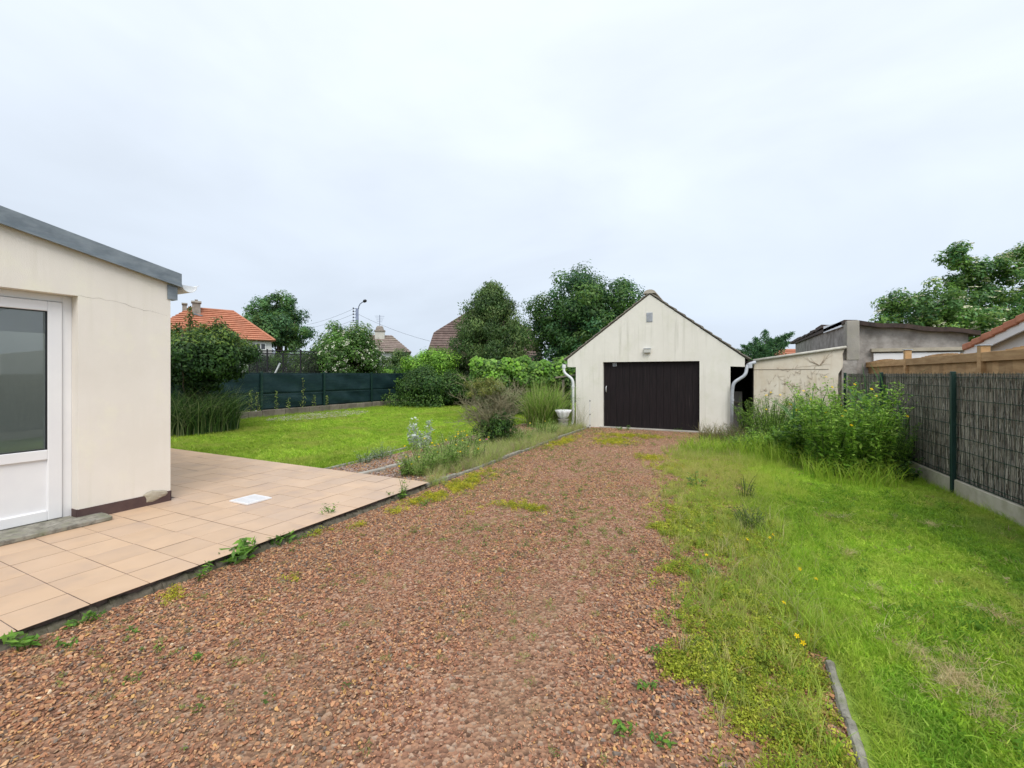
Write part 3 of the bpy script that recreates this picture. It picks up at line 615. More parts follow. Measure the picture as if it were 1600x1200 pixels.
# ------------------------------------------------------------------ brushwood fence on the right
FP = [Vector((2.93, 2.7, 0)), Vector((2.80, 5.2, 0)), Vector((2.66, 7.7, 0)), Vector((2.535, 10.2, 0)), Vector((2.47, 12.65, 0))]
bf = thing('brushwood_fence', 'grey brushwood screen behind green wire mesh on concrete gravel boards', 'fence', FP[2])
for p in FP: MB().bar(p + Vector((-.03, 0, 0)), p + Vector((-.03, 0, 1.64)), .05, .05).build('post', GREEN_METAL, bf, bevel=.006)
TWIGC = leafmat('brushwood', trans=.08, rough=.9, spec=.1)
def twigs(a, b2, n, z0, z1, off):
    t = rng.random(n); base = np.outer(1-t, a) + np.outer(t, b2); nrm = np.array([-(b2-a)[1], (b2-a)[0], 0]); nrm /= np.linalg.norm(nrm)
    dep = rng.uniform(.0, .035, n) + off
    zb = rng.uniform(z0, z1-.1, n); ln = rng.uniform(.12, .5, n); zt = np.minimum(zb+ln, z1 - rng.random(n)*.05)
    tan = (b2-a)/np.linalg.norm(b2-a); lean = rng.normal(0, .03, n); wdt = rng.uniform(.0018, .005, n)
    p0 = base - nrm*dep[:, None]; p0[:, 2] = zb; p1 = p0 + tan*lean[:, None]; p1[:, 2] = zt
    s = tan*wdt[:, None]; q = nrm*wdt[:, None]*.8
    v = np.stack([p0-s, p0+q, p0+s, p1-s*.6, p1+q*.6, p1+s*.6], 1).reshape(-1, 3)
    i = np.arange(n)[:, None]*6
    f = np.concatenate([i+np.array([[0, 1, 4, 3]]), i+np.array([[1, 2, 5, 4]])], 0)
    pal = np.array([(.23, .195, .16), (.34, .295, .24), (.12, .10, .082), (.5, .45, .38), (.27, .25, .225)])
    c = np.repeat(pal[rng.integers(0, 5, n)]*rng.uniform(.7, 1.2, (n, 1)), 6, 0)
    return v, f, c
for a, b2 in zip(FP[:-1], FP[1:] ):
    an, bn = np.array(a), np.array(b2)
    v, f, c = twigs(an, bn, 9000, .2, 1.62, .02)
    v = v - np.array(org(bf)); tag(link('brushwood', np_mesh('brushwood', v, f, c, TWIGC), bf), kind='stuff')
    d = (b2-a).normalized(); nx = Vector((-d.y, d.x, 0))
    MB().bar(a + d*.0 - nx*-.0 + Vector((.055, 0, .9)), b2 + Vector((.055, 0, .9)), .012, 1.36).build('backing_screen', surf('brush_backing', (.11, .093, .078), (.2, .17, .145), 40, .95, stretch=(1, 1, .1)) if 'brush_backing' not in bpy.data.materials else bpy.data.materials['brush_backing'], bf)
    wm = MB()
    for k in range(9):
        z = .30 + k*.163
        for dz in ((0, .045) if k in (0, 8) else (0,)):
            wm.tube([a + Vector((-.012, 0, z-dz)), b2 + Vector((-.012, 0, z-dz))], .0045, 4)
    for k in range(26):
        p = a.lerp(b2, (k+.5)/26) + Vector((-.012, 0, 0)); wm.tube([p + Vector((0, 0, .25)), p + Vector((0, 0, 1.63))], .0022, 3)
    wm.build('wire_mesh', WIRE, bf)
    MB().bar(a + d*.04 + Vector((-.012, 0, .105)), b2 - d*.04 + Vector((-.012, 0, .105)), .05, .27).build('gravel_board', CONC_PALE, bf, bevel=.008)
# ------------------------------------------------------------------ timber fence beyond it
tf = thing('timber_fence', 'new orange-brown timber fence with scalloped panels behind the brushwood screen', 'fence', (3.1, 9, 0))
tp = []
for px in (1349, 1418, 1537, 1720):
    y_, _ = onx(px, 560, 3.12); tp.append(y_)
ytop = [onx(px, py, 3.12)[1] for px, py in ((1349, 556), (1418, 547), (1537, 540), (1720, 525))]
for y_ in tp: 
    po = MB().box(3.07, 3.17, y_-.05, y_+.05, 0, ytop[tp.index(y_)]).build('post', WOOD, tf, bevel=.004)
    MB().box(3.055, 3.185, y_-.065, y_+.065, ytop[tp.index(y_)], ytop[tp.index(y_)]+.015).build('post_cap', GREYPIPE, po)
zr = onx(1450, 563, 3.12)[1]
for ya_, yb_ in zip(tp[1:], tp[:-1]):
    nb = max(6, int((yb_-ya_)/.155))
    for k in range(nb):
        a = ya_+.052 + (yb_-ya_-.104)*k/nb; b2 = ya_+.052 + (yb_-ya_-.104)*(k+1)/nb; t = (k+.5)/nb
        ht = 1.85 + .09*math.sin(math.pi*t)
        MB().box(3.125, 3.145, a+.001, b2-.001, .1, ht).build('board', WOOD, tf)
    MB().box(3.075, 3.118, ya_+.052, yb_-.052, zr-.07, zr+.055).build('rail', WOOD, tf, bevel=.004)
    MB().box(3.08, 3.12, ya_+.052, yb_-.052, .4, .5).build('rail', WOOD, tf)
# house with orange tiles at the right edge
OX = 4.1
ya_, za_ = onx(1505, 543, OX); yb_, zb_ = onx(1600, 494, OX); sl = (zb_-za_)/(ya_-yb_)
oh = thing('tiled_house', 'white house with orange roof tiles and white bargeboard at right edge', 'house', (OX, ya_-2, 0))
LY_ = 3.6; zr_ = za_ + sl*LY_
MB().prism([(ya_-.3, 0), (ya_-.3, za_+.3*sl-.1), (ya_-LY_, zr_-.1), (ya_-2*LY_, za_), (ya_-2*LY_, 0)], 'x', OX+.15, OX+.35).build('gable_wall', WHITEWALL, oh)
MB().prism([(ya_, za_-.2), (ya_-LY_, zr_-.2), (ya_-LY_, zr_-.03), (ya_, za_-.03)], 'x', OX+.02, OX+.05).build('bargeboard', PVC, oh)
orf = MB().prism([(ya_+.05, za_-.08), (ya_-LY_, zr_-.06), (ya_-LY_, zr_-.02), (ya_+.05, za_-.04)], 'x', OX+.06, OX+7).build('roof', ORANGE, oh)
L_ = math.hypot(LY_, LY_*sl); uy, uz = -LY_/L_, LY_*sl/L_
for k in range(10):
    p0 = (ya_+uy*k*.36, za_+uz*k*.36); p1 = (ya_+uy*(k*.36+.39), za_+uz*(k*.36+.39))
    MB().prism([(p0[0], p0[1]-.055), (p1[0], p1[1]-.075), (p1[0], p1[1]+.03), (p0[0], p0[1]+.062)], 'x', OX-.02, OX+.22).build('verge_tile', ORANGE, orf, bevel=.012)
    MB().prism([(p0[0], p0[1]-.018), (p1[0], p1[1]-.018), (p1[0], p1[1]+.015), (p0[0], p0[1]+.05)], 'x', OX+.23, OX+7).build('tile_course', ORANGE, orf)

# ------------------------------------------------------------------ green screen fence and low block wall on the left
XF = -15.35
pyv = [4.95, 7.7, 10.47, 13.26, 16.02, 18.75]
gf = thing('screen_fence', 'dark green fabric privacy fence on posts behind the back lawn', 'fence', (XF, 13.2, 0))
for y_ in pyv: MB().box(XF-.01, XF+.06, y_-.035, y_+.035, .1, 1.70).build('post', GREEN_METAL, gf, bevel=.006)
SCREEN = surf('green_screen_fabric', (.006, .022, .026), (.013, .038, .042), 2.2, .6, .25, 6, stretch=(1, .6, 2.5), spec=.25, dirt=(.03, .06, .062), dscale=2.4, damt=.6)
for a, b2 in zip(pyv[:-1], pyv[1:]):
    for zb_, zt_, nm in ((.30, .87, 'lower_screen'), (.875, 1.655, 'upper_screen')):
        ny, nz = 26, 9; V = []
        ph = rnd.uniform(0, 6)
        for i in range(ny+1):
            for j in range(nz+1):
                ty, tz = i/ny, j/nz; y_ = a + (b2-a)*ty; z_ = zb_ + (zt_-zb_)*tz
                bul = math.sin(math.pi*ty)*math.sin(math.pi*tz)
                off = -.02 + .05*bul*math.sin(ph+ty*7+tz*3) + .012*math.sin(ty*31+ph+tz*5)*math.sin(math.pi*tz)
                if j == nz: z_ -= .012*math.sin(math.pi*ty*2+ph)**2
                V.append((XF+off, y_, z_))
        F = [(i*(nz+1)+j, (i+1)*(nz+1)+j, (i+1)*(nz+1)+j+1, i*(nz+1)+j+1) for i in range(ny) for j in range(nz)]
        m_ = MB(); m_.add(V, F); o = m_.build(nm, SCREEN, gf, smooth=True)
        sm = o.modifiers.new('thick', 'SOLIDIFY'); sm.thickness = .004
    MB().tube([(XF, a, 1.655), (XF, b2, 1.655)], .008, 5).build('top_wire', GREEN_METAL, gf)
    MB().tube([(XF+.012, a, .872), (XF+.012, b2, .872)], .008, 5).build('mid_wire', GREEN_METAL, gf)
lw = thing('low_wall', 'low weathered concrete block wall under the green fence', 'wall', (XF, 13, 0))
y_ = 4.9
while y_ < 18.0:
    l_ = rnd.uniform(.45, .55)
    MB().box(XF-.1+rnd.uniform(-.01, .01), XF+.12+rnd.uniform(-.01, .01), y_+.006, y_+l_-.006, -.02, .28+rnd.uniform(-.012, .012)).build('block', surf('weathered_block', (.15, .125, .10), (.25, .215, .175), 6, .95, .5, 50, dirt=(.09, .09, .05), dscale=3, damt=.7, rnd_amt=.14) if 'weathered_block' not in bpy.data.materials else bpy.data.materials['weathered_block'], lw, bevel=.012)
    y_ += l_
# ------------------------------------------------------------------ vegetation builders
def leaf_mesh(name, p, nrm, L, asp, cols, droop=0.0, m=LEAF, parent=None, fold=.18):
    n = len(p); O = np.array(org(parent)); t = rng.normal(size=(n, 3)); nrm = unit(nrm)
    d = unit(t - nrm*(t*nrm).sum(1, keepdims=True)); d[:, 2] -= droop; d = unit(d)
    s = unit(np.cross(nrm, d)); n2 = np.cross(d, s); L = np.broadcast_to(L, (n,))[:, None]; W = L*asp
    q = p - O
    v = np.stack([q-d*L*.5, q+s*W*.5+n2*W*fold+d*L*.05, q+d*L*.5, q-s*W*.5+n2*W*fold+d*L*.05], 1).reshape(-1, 3)
    f = np.arange(n*4).reshape(-1, 4)
    return link(name, np_mesh(name, v, f, np.repeat(cols, 4, 0), m), parent)
def clump_cloud(c, Rv, ncl, crad, n, shell=(.55, 1.0), bottom=-1.0, shape='ell', seedpts=None):
    c = np.array(c, float); Rv = np.array(Rv, float)
    dirs = unit(rng.normal(size=(ncl*4, 3))); dirs = dirs[dirs[:, 2] > bottom][:ncl]; k = len(dirs)
    if shape == 'cone':
        hh = rng.random(k)**1.25; ang = rng.random(k)*2*np.pi; r_ = (1-hh)**.58*rng.uniform(.3, 1.0, k)
        cen = c + np.stack([np.cos(ang)*r_*Rv[0], np.sin(ang)*r_*Rv[1], (hh*2-1)*Rv[2]], 1)
        crd = crad*rng.uniform(.6, 1.2, k)*(1-.3*hh)
    elif shape == 'box':
        q = rng.uniform(-1, 1, (k, 3)); ax = rng.integers(0, 3, k); q[np.arange(k), ax] = np.sign(q[np.arange(k), ax])*rng.uniform(.75, 1, k)
        q[:, 2] = np.maximum(q[:, 2], bottom); cen = c + q*Rv; crd = crad*rng.uniform(.6, 1.15, k)
    else:
        cen = c + dirs*Rv*rng.uniform(*shell, (k, 1)); crd = crad*rng.uniform(.55, 1.2, k)
    if seedpts is not None: cen = np.concatenate([cen, seedpts]); crd = np.concatenate([crd, crad*rng.uniform(.5, .8, len(seedpts))]); k = len(cen)
    w_ = crd**2; ci = rng.choice(k, n, p=w_/w_.sum()); dd = unit(rng.normal(size=(n, 3)))
    rad = crd[ci]*rng.uniform(.25, 1.0, n)**.45*(1+.25*rng.normal(size=n)*.6)
    p = cen[ci] + dd*rad[:, None]*np.array([1, 1, .8])
    nrm = unit(dd*.95 + (p-c)/Rv*.3 + np.array([0, 0, .4]) + rng.normal(size=(n, 3))*.3)
    return p, nrm, ci, k
def cols_for(ci, k, pal, var=.22, w=None):
    pal = np.array(pal); cc = pal[rng.choice(len(pal), k, p=w)]; a = cc[ci]; m_ = rng.random(len(ci)) < .35
    a = np.where(m_[:, None], pal[rng.choice(len(pal), len(ci), p=w)], a)*rng.uniform(.72, 1.3, k)[ci][:, None]
    return np.clip(a*rng.uniform(1-var, 1+var, (len(ci), 1))*rng.uniform(.93, 1.07, a.shape), 0, 1)
def limbs(name, base, targets, r0, m=BARK, parent=None, wob=.12, sides=7):
    b2 = MB(); base = Vector(base)
    for t_, r_ in targets:
        t_ = Vector(t_); pts = []; k = 6
        for i in range(k+1):
            u = i/k; p = base.lerp(t_, u); p.z = base.z + (t_.z-base.z)*(u**.8); L_ = (t_-base).length
            if 0 < i < k: p += Vector((rnd.uniform(-1, 1), rnd.uniform(-1, 1), rnd.uniform(-.5, .5)))*wob*L_*.35
            pts.append(p)
        b2.tube(pts, [r0*r_*(1-.85*i/k)+.004 for i in range(k+1)], sides)
    return b2.build(name, m, parent, smooth=True)
def tree(name, label, cat, base, c, Rv, ncl, crad, n, L, pal, asp=.55, group=None, droop=.15, shape='ell', bottom=-.6, w=None, trunk_r=.18, shell=(.45, 1.0), nl=12, seedpts=None):
    t = thing(name, label, cat, base, group)
    tg = []
    for k in range(nl):
        a = 2*math.pi*k/nl + rnd.uniform(-.3, .3); e_ = rnd.uniform(-.2, .75)
        tg.append(((c[0]+Rv[0]*.7*math.cos(a)*math.cos(e_), c[1]+Rv[1]*.7*math.sin(a)*math.cos(e_), c[2]+Rv[2]*.75*math.sin(e_)), rnd.uniform(.3, .6)))
    tg.append(((c[0], c[1], c[2]+Rv[2]*.75), 1.0))
    limbs('trunk', (base[0], base[1], base[2]-.05), tg, trunk_r, BARK, t)
    p, nr, ci, k = clump_cloud(c, Rv, ncl, crad, n, shell, bottom, shape, seedpts)
    leaf_mesh('crown', p, nr, L*rng.uniform(.7, 1.3, n), asp, cols_for(ci, k, pal, w=w), droop, LEAF, t)
    return t, p, nr, ci
def blossoms(parent, p, nr, count, r_, colr, zmin=None, up=.8, sub=14, toward=None, name='blossoms'):
    """flat flower heads: discs of many tiny petals, one mesh"""
    sel = np.arange(len(p))
    if zmin is not None: sel = sel[p[:, 2] > zmin]
    if toward is not None:
        c, th = toward; sel = sel[((p[sel]-c[0])*c[1]).sum(1) > th]
    sel = rng.choice(sel, min(count, len(sel)), replace=False)
    pc = np.repeat(p[sel], sub, 0); R_ = np.repeat(r_*rng.uniform(.6, 1.25, len(sel)), sub)
    a = rng.random(len(pc))*2*np.pi; q = np.sqrt(rng.random(len(pc)))*R_
    out = unit(p[sel]-p.mean(0)); tilt = np.repeat(unit(out*(1-up)+np.array([0, 0, up])), sub, 0)
    e1 = unit(np.cross(tilt, np.array([.3, .7, .2]))); e2 = np.cross(tilt, e1)
    pc = pc + tilt*R_[:, None]*.5 + e1*(np.cos(a)*q)[:, None] + e2*(np.sin(a)*q)[:, None]
    cc = np.array(colr)*rng.uniform(.8, 1.1, (len(pc), 1))
    return leaf_mesh(name, pc, tilt+rng.normal(size=pc.shape)*.25, r_*.55, .9, cc, 0, FLOWER, parent, 0.05)
def blades(name, base, H_, wdt, lean, cols, parent=None, m=BLADE, curve=1.0, seg=4, tipw=.08, az=None, dcol=1.0):
    n = len(base); O = np.array(org(parent)); az = rng.random(n)*2*np.pi if az is None else az
    dx = np.stack([np.cos(az), np.sin(az), np.zeros(n)], 1); fa = rng.random(n)*np.pi
    sx = np.stack([np.cos(fa), np.sin(fa), np.zeros(n)], 1)
    H_ = np.broadcast_to(H_, (n,)); wdt = np.broadcast_to(wdt, (n,)); lean = np.broadcast_to(lean, (n,))
    rows = []
    for i in range(seg+1):
        u = i/seg; off = dx*(H_*lean*u**(1+curve))[:, None]; z = H_*u*(1-.35*lean*u**2)
        p = base - O + off; p = p + np.stack([np.zeros(n), np.zeros(n), z], 1)
        ww = wdt*((1-u**1.6)*(1-tipw)+tipw)*.5
        rows += [p - sx*ww[:, None], p + sx*ww[:, None]]
    v = np.stack(rows, 1).reshape(-1, 3); k = 2*(seg+1); b0 = np.arange(n)[:, None]*k
    f = np.concatenate([b0 + np.array([[2*i, 2*i+1, 2*i+3, 2*i+2]]) for i in range(seg)], 0)
    return link(name, np_mesh(name, v, f, np.repeat(cols, k, 0), m), parent)
def disc(n, c, rx, ry=None, pw=.5):
    a = rng.random(n)*2*np.pi; q = rng.random(n)**pw; ry = ry or rx
    return np.stack([c[0]+np.cos(a)*q*rx, c[1]+np.sin(a)*q*ry, np.full(n, c[2] if len(c) > 2 else 0.)], 1)
def pick(pal, n, var=.2, w=None):
    pal = np.array(pal); return np.clip(pal[rng.choice(len(pal), n, p=w)]*rng.uniform(1-var, 1+var, (n, 1)), 0, 1)
def V3(p, z=0.): return (p.x, p.y, z)

DK = [(0.031, 0.081, 0.022), (0.053, 0.124, 0.029), (0.084, 0.169, 0.036), (0.119, 0.215, 0.046)]
MID = [(0.070, 0.163, 0.034), (0.112, 0.234, 0.046), (0.168, 0.312, 0.060), (0.238, 0.390, 0.084)]
BRI = [(0.154, 0.338, 0.036), (0.224, 0.442, 0.048), (0.308, 0.546, 0.072), (0.126, 0.260, 0.036)]
BLU = [(0.063, 0.163, 0.066), (0.098, 0.227, 0.090), (0.140, 0.286, 0.096), (0.049, 0.117, 0.054)]
OLV = [(.075, .15, .04), (.12, .205, .055), (.17, .25, .075), (.05, .105, .035)]

# ------------------------------------------------------------------ trees and shrubs beyond the fences
def shrub_at(name, label, cat, px, top, base, d, half_px, n, L, pal, ncl=60, cr=.32, z0=None, group=None, asp=.5, droop=.1, shape='ell', depth=.9, **k):
    c = at(px, (top+base)/2, d); rz_ = (base-top)/2/FPX*d; rx = half_px/FPX*d
    ground = (c.x, c.y, 0)
    cc = rx*cr
    return tree(name, label, cat, ground, (c.x, c.y, c.z), (max(rx-cc*.7, .1), max(rx*depth-cc*.7, .1), max(rz_-cc*.6, .1)), ncl, cc, n, L, pal, asp, group, droop, shape, **k)
shrub_at('round_tree', 'round dark chestnut tree beyond the orange-roofed house', 'tree', 432, 452, 585, 42, 58, 36000, .24, BLU+DK[2:], 200, .22, trunk_r=.3, shell=(.25, 1.02))
t, p, nr, ci = shrub_at('elder_bush', 'elder bush covered in white flower heads behind the green fence', 'shrub', 536, 494, 630, 22, 68, 32000, .14, MID[:3]+DK[2:], 120, .26, bottom=-.95)
blossoms(t, p, nr, 1100, .085, (.88, .88, .72), zmin=1.7, up=.35, sub=10)
shrub_at('round_tree', 'large bushy green tree rising behind the garage roof', 'tree', 916, 414, 615, 27, 106, 60000, .18, DK[1:] + MID[:2] + BLU, 230, .19, bottom=-.9, trunk_r=.22, shell=(.35, 1.02))
t, p, nr, ci = shrub_at('conifer_tree', 'olive green conifer with drooping sprays in front of brown roof', 'tree', 768, 440, 665, 25, 116, 100000, .165, OLV, 320, .19, shape='cone', seedpts=np.array([at(752, 466, 25), at(755, 480, 25), at(750, 492, 25), at(785, 462, 25), at(783, 475, 25.3), at(790, 490, 25)]), droop=.9, asp=.32, trunk_r=.2)
shrub_at('bush', 'dense dark green rounded bush at the end of the green fence', 'shrub', 672, 566, 642, 22.4, 64, 26000, .11, DK, 110, .26, bottom=-.98)
shrub_at('ivy_bush', 'bright green leafy mound rising behind the dark rounded bush', 'shrub', 676, 538, 630, 24.2, 64, 18000, .13, BRI, 80, .26, bottom=-.98)
shrub_at('bush', 'small bright green bush peeping over the green fence end', 'shrub', 608, 570, 625, 23.5, 30, 6000, .12, BRI, 40, .3, bottom=-.98)
shrub_at('bush', 'low dark shrub between the elder and the ivy mound', 'shrub', 598, 558, 620, 27, 30, 5000, .14, DK, 40, .3, bottom=-.98)
shrub_at('bush', 'yellow-green hedge bush behind the trampoline net', 'shrub', 462, 546, 620, 24.5, 46, 9000, .13, BRI, 50, .3, bottom=-.98)
shrub_at('bush', 'grey-green bush below the white gable wall', 'shrub', 416, 550, 625, 25, 40, 9000, .12, OLV+BLU, 70, .3, bottom=-.98)
shrub_at('bush', 'dusty shrub in front of the house with the antenna', 'shrub', 622, 545, 612, 34, 36, 8000, .16, OLV, 40, .3, bottom=-.98)
shrub_at('bush', 'small shrub beside the brown tiled roof', 'shrub', 745, 556, 640, 22, 24, 5000, .11, MID, 40, .3, bottom=-.98)
# ivy covered boundary behind the flower bed
c1 = at(745, 575, 17.2); c2 = at(890, 575, 16.6)
cm = (c1+c2)/2; hl = (c2-c1).length/2
iv = thing('ivy_hedge', 'bright ivy hedge with dark hollow underside left of the garage', 'hedge', (cm.x, cm.y, 0))
dv = np.array(((c2-c1).normalized())); pv = np.array([-dv[1], dv[0], 0])
k_ = 150; cen = np.array(cm)[None]*1.0 + np.outer(rng.uniform(-1, 1, k_)*hl, dv) + np.outer(rng.uniform(-.5, .45, k_), pv); cen[:, 2] = rng.uniform(1.35, 2.0, k_) + rng.normal(size=k_)*.05
n_ = 26000; ci = rng.integers(0, k_, n_); dd = unit(rng.normal(size=(n_, 3)))
pp = cen[ci] + dd*(rng.uniform(.3, 1, n_)**.5*.27)[:, None]
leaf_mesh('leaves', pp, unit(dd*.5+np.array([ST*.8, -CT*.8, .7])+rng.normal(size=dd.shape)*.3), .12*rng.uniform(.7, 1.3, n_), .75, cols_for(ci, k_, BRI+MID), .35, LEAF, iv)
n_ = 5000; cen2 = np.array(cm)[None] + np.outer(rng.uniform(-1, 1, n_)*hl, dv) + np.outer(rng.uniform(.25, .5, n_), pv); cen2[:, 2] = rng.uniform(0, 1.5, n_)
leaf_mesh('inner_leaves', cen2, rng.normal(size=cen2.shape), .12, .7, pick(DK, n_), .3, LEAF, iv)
MB().bar(cm + Vector(pv*.7) - Vector(dv*hl) - Vector((0, 0, cm.z-.85)), cm + Vector(pv*.7) + Vector(dv*hl) - Vector((0, 0, cm.z-.85)), .25, 1.7).build('old_wall', MOSSY, iv)
# right: cypress, elder tree
shrub_at('cypress_hedge', 'feathery dark cypress top showing above the peeling shed', 'tree', 1192, 540, 640, 24, 52, 15000, .16, BLU, 70, .30, droop=-.3, asp=.25, bottom=-.9)
cyp = at(1196, 520, 23.8)
tc_ = thing('cypress_tip', 'upright feathery cypress tip above the clipped cypress', 'tree', (cyp.x, cyp.y, 0))
MB().tube([(cyp.x, cyp.y, 0), (cyp.x, cyp.y, 3.4)], [.06, .01], 6).build('trunk', BARK, tc_)
pp = []; b0_ = np.array(at(1194, 566, 23.8))
for px, py in ((1150, 548), (1160, 540), (1172, 537), (1180, 528), (1196, 517), (1205, 530), (1216, 528), (1228, 523), (1238, 520), (1232, 535), (1188, 540)):
    tipp = np.array(at(px, py, 23.8+rng.uniform(-.5, .5))); n_ = 520; u = rng.random(n_)**.7
    sp_ = b0_ + np.outer(u, tipp-b0_); sp_[:, 2] += .12*np.sin(u*3.1)
    pp.append(sp_ + rng.normal(size=(n_, 3))*(.26*(1-u)+.045)[:, None]*np.array([1, 1, .6]))
pp = np.concatenate(pp)
leaf_mesh('crown', pp, rng.normal(size=pp.shape)+np.array([0, 0, .4]), .2*rng.uniform(.6, 1.3, len(pp)), .2, pick(BLU, len(pp)), -.6, LEAF, tc_)
lob = []
for px, py, rp, n_ in ((1510, 500, 95, 46), (1440, 480, 62, 30), (1400, 482, 40, 14), (1395, 520, 45, 14), (1580, 480, 75, 36), (1540, 430, 52, 26), (1500, 425, 30, 12), (1490, 398, 17, 8), (1575, 418, 30, 12), (1605, 395, 26, 12), (1470, 515, 70, 26), (1640, 450, 70, 26)):
    cc_ = np.array(at(px, py, 15.5)); r_ = rp/FPX*15.5
    lob.append(cc_ + unit(rng.normal(size=(n_, 3)))*np.array([.75, .9, .62])*r_*rng.random((n_, 1))**.4)
sp = np.concatenate(lob); c = at(1510, 490, 15.5)
t, p, nr, ci = tree('elder_tree', 'flowering elder tree with creamy heads behind the block shed', 'tree', (c.x, c.y, 0), (c.x, c.y, c.z-.3), (1.9, 1.5, 1.1), 50, .42, 36000, .13, MID[1:] + BLU[1:3], .42, None, .3, bottom=-.8, trunk_r=.16, seedpts=sp)
blossoms(t, p, nr, 420, .14, (.82, .82, .58), zmin=2.6, up=.7, sub=18)

# left shrub by the house corner and grasses below it
sb = gr(303, 672)
t = thing('laurel_shrub', 'dense dark evergreen shrub with lighter tips beside the house corner', 'shrub', V3(sb))
cs = at(312, 556, 12.4); Rs = (1.32, 1.32, .88)
limbs('trunk', V3(sb, -.05), [((cs.x+rnd.uniform(-1, 1), cs.y+rnd.uniform(-1, 1), cs.z+rnd.uniform(-.3, .7)), rnd.uniform(.4, 1)) for _ in range(14)], .06, BARK, t)
spk = np.array([at(297, 487, 12.2), at(296, 500, 12.2), at(338, 500, 12.2), at(339, 512, 12.2), at(347, 508, 12.3), at(280, 510, 12.2), at(372, 528, 12.2)])
p, nr, ci, k = clump_cloud(cs, Rs, 170, .36, 32000, (.5, 1.0), -1.0)
cc = cols_for(ci, k, [(.02, .055, .016), (.034, .085, .022), (.055, .12, .028), (.075, .15, .034)])
tip = (p[:, 2] > cs.z + .25) & (rng.random(len(p)) < .4); cc[tip] = pick([(.17, .27, .045), (.22, .31, .06)], tip.sum())
leaf_mesh('crown', p, nr, .10*rng.uniform(.7, 1.3, len(p)), .45, cc, -.1, LEAF, t)
pts_ = np.concatenate([q + np.stack([rng.normal(0, .05, 60), rng.normal(0, .05, 60), rng.uniform(-.4, .12, 60)], 1) for q in spk])
leaf_mesh('shoots', pts_, rng.normal(size=pts_.shape)*.6+np.array([0, 0, .6]), .10, .4, pick([(.10, .16, .035), (.07, .12, .03), (.13, .18, .05)], len(pts_)), -.5, LEAF, t)
b2 = MB()
for q in spk: b2.tube([(q[0], q[1], cs.z+.2), (q[0], q[1], q[2]+.1)], [.012, .004], 5)
b2.build('shoot_stems', BARK, t)
gp0 = gr(300, 676)
t = thing('sedge_clump', 'overgrown dark sedge clump under the evergreen shrub', 'grass', V3(gp0))
n_ = 3200; bs = disc(n_, V3(gp0), 1.0, 1.15)
blades('blades', bs, rng.uniform(.6, 1.65, n_), rng.uniform(.012, .03, n_), rng.uniform(.3, 1.3, n_), pick(DK + OLV + [(.2, .25, .1), (.26, .3, .14)], n_), t, curve=1.4, seg=6)
t = thing('leaning_grass', 'tall feathery grass leaning over the green fence foot', 'grass', V3(gr(345, 655)))
n_ = 420; bs = disc(n_, V3(gr(340, 657)), .75, .5)
blades('blades', bs, rng.uniform(.8, 1.6, n_), .014, rng.uniform(.2, .7, n_), pick([(.2, .28, .08), (.15, .22, .07), (.28, .32, .13)], n_), t)
# creepers climbing at the foot of the green fence
for px, topy, lab in ((392, 610, 'creeper sprig on the green fence just left of the first post'), (402, 612, 'creeper sprig hugging the first green fence post'), (432, 611, 'leafy creeper between the first two green posts'),
                      (451, 622, 'short creeper sprig low on the green fence'), (474, 590, 'tallest creeper shoot climbing the green fence'), (491, 617, 'thin creeper shoot near the second green post'),
                      (511, 618, 'creeper tuft right of the second green post'), (609, 608, 'creeper shoot near the dark bush at the fence end')):
    Y_, zt = onx(px, topy, XF+.08); t = thing('fence_creeper', lab, 'creeper', (XF+.08, Y_, .28), 'creepers on the green fence')
    n_ = int(26 + 40*(zt-.3)); u = rng.random(n_); pp = np.stack([XF+.07+rng.normal(0, .03, n_), Y_ + rng.normal(0, 1, n_)*(.022+.06*(1-u)**2), .25+(zt-.25)*u], 1)
    leaf_mesh('leaves', pp, rng.normal(size=pp.shape)*.4+np.array([.9, -.2, .4]), .06*rng.uniform(.5, 1.3, n_), .6, pick([(.2, .28, .06), (.3, .36, .1), (.12, .2, .04)], n_), .2, LEAF, t)
    MB().tube([(XF+.05, Y_, .2), (XF+.06, Y_+.03, (zt+.2)/2), (XF+.05, Y_-.02, zt)], [.008, .005, .002], 5).build('stem', BARK, t)
t = thing('nettle_patch', 'low leafy weeds at the foot of the dark bush', 'weed', V3(gr(640, 636)))
n_ = 2600; pp = disc(n_, V3(gr(640, 636)), 2.0, .8); pp[:, 2] = rng.random(n_)**1.3*.65
leaf_mesh('leaves', pp, rng.normal(size=pp.shape)*.5+np.array([.2, -.5, .8]), .09*rng.uniform(.6, 1.3, n_), .55, pick(MID+DK, n_), .1, LEAF, t)

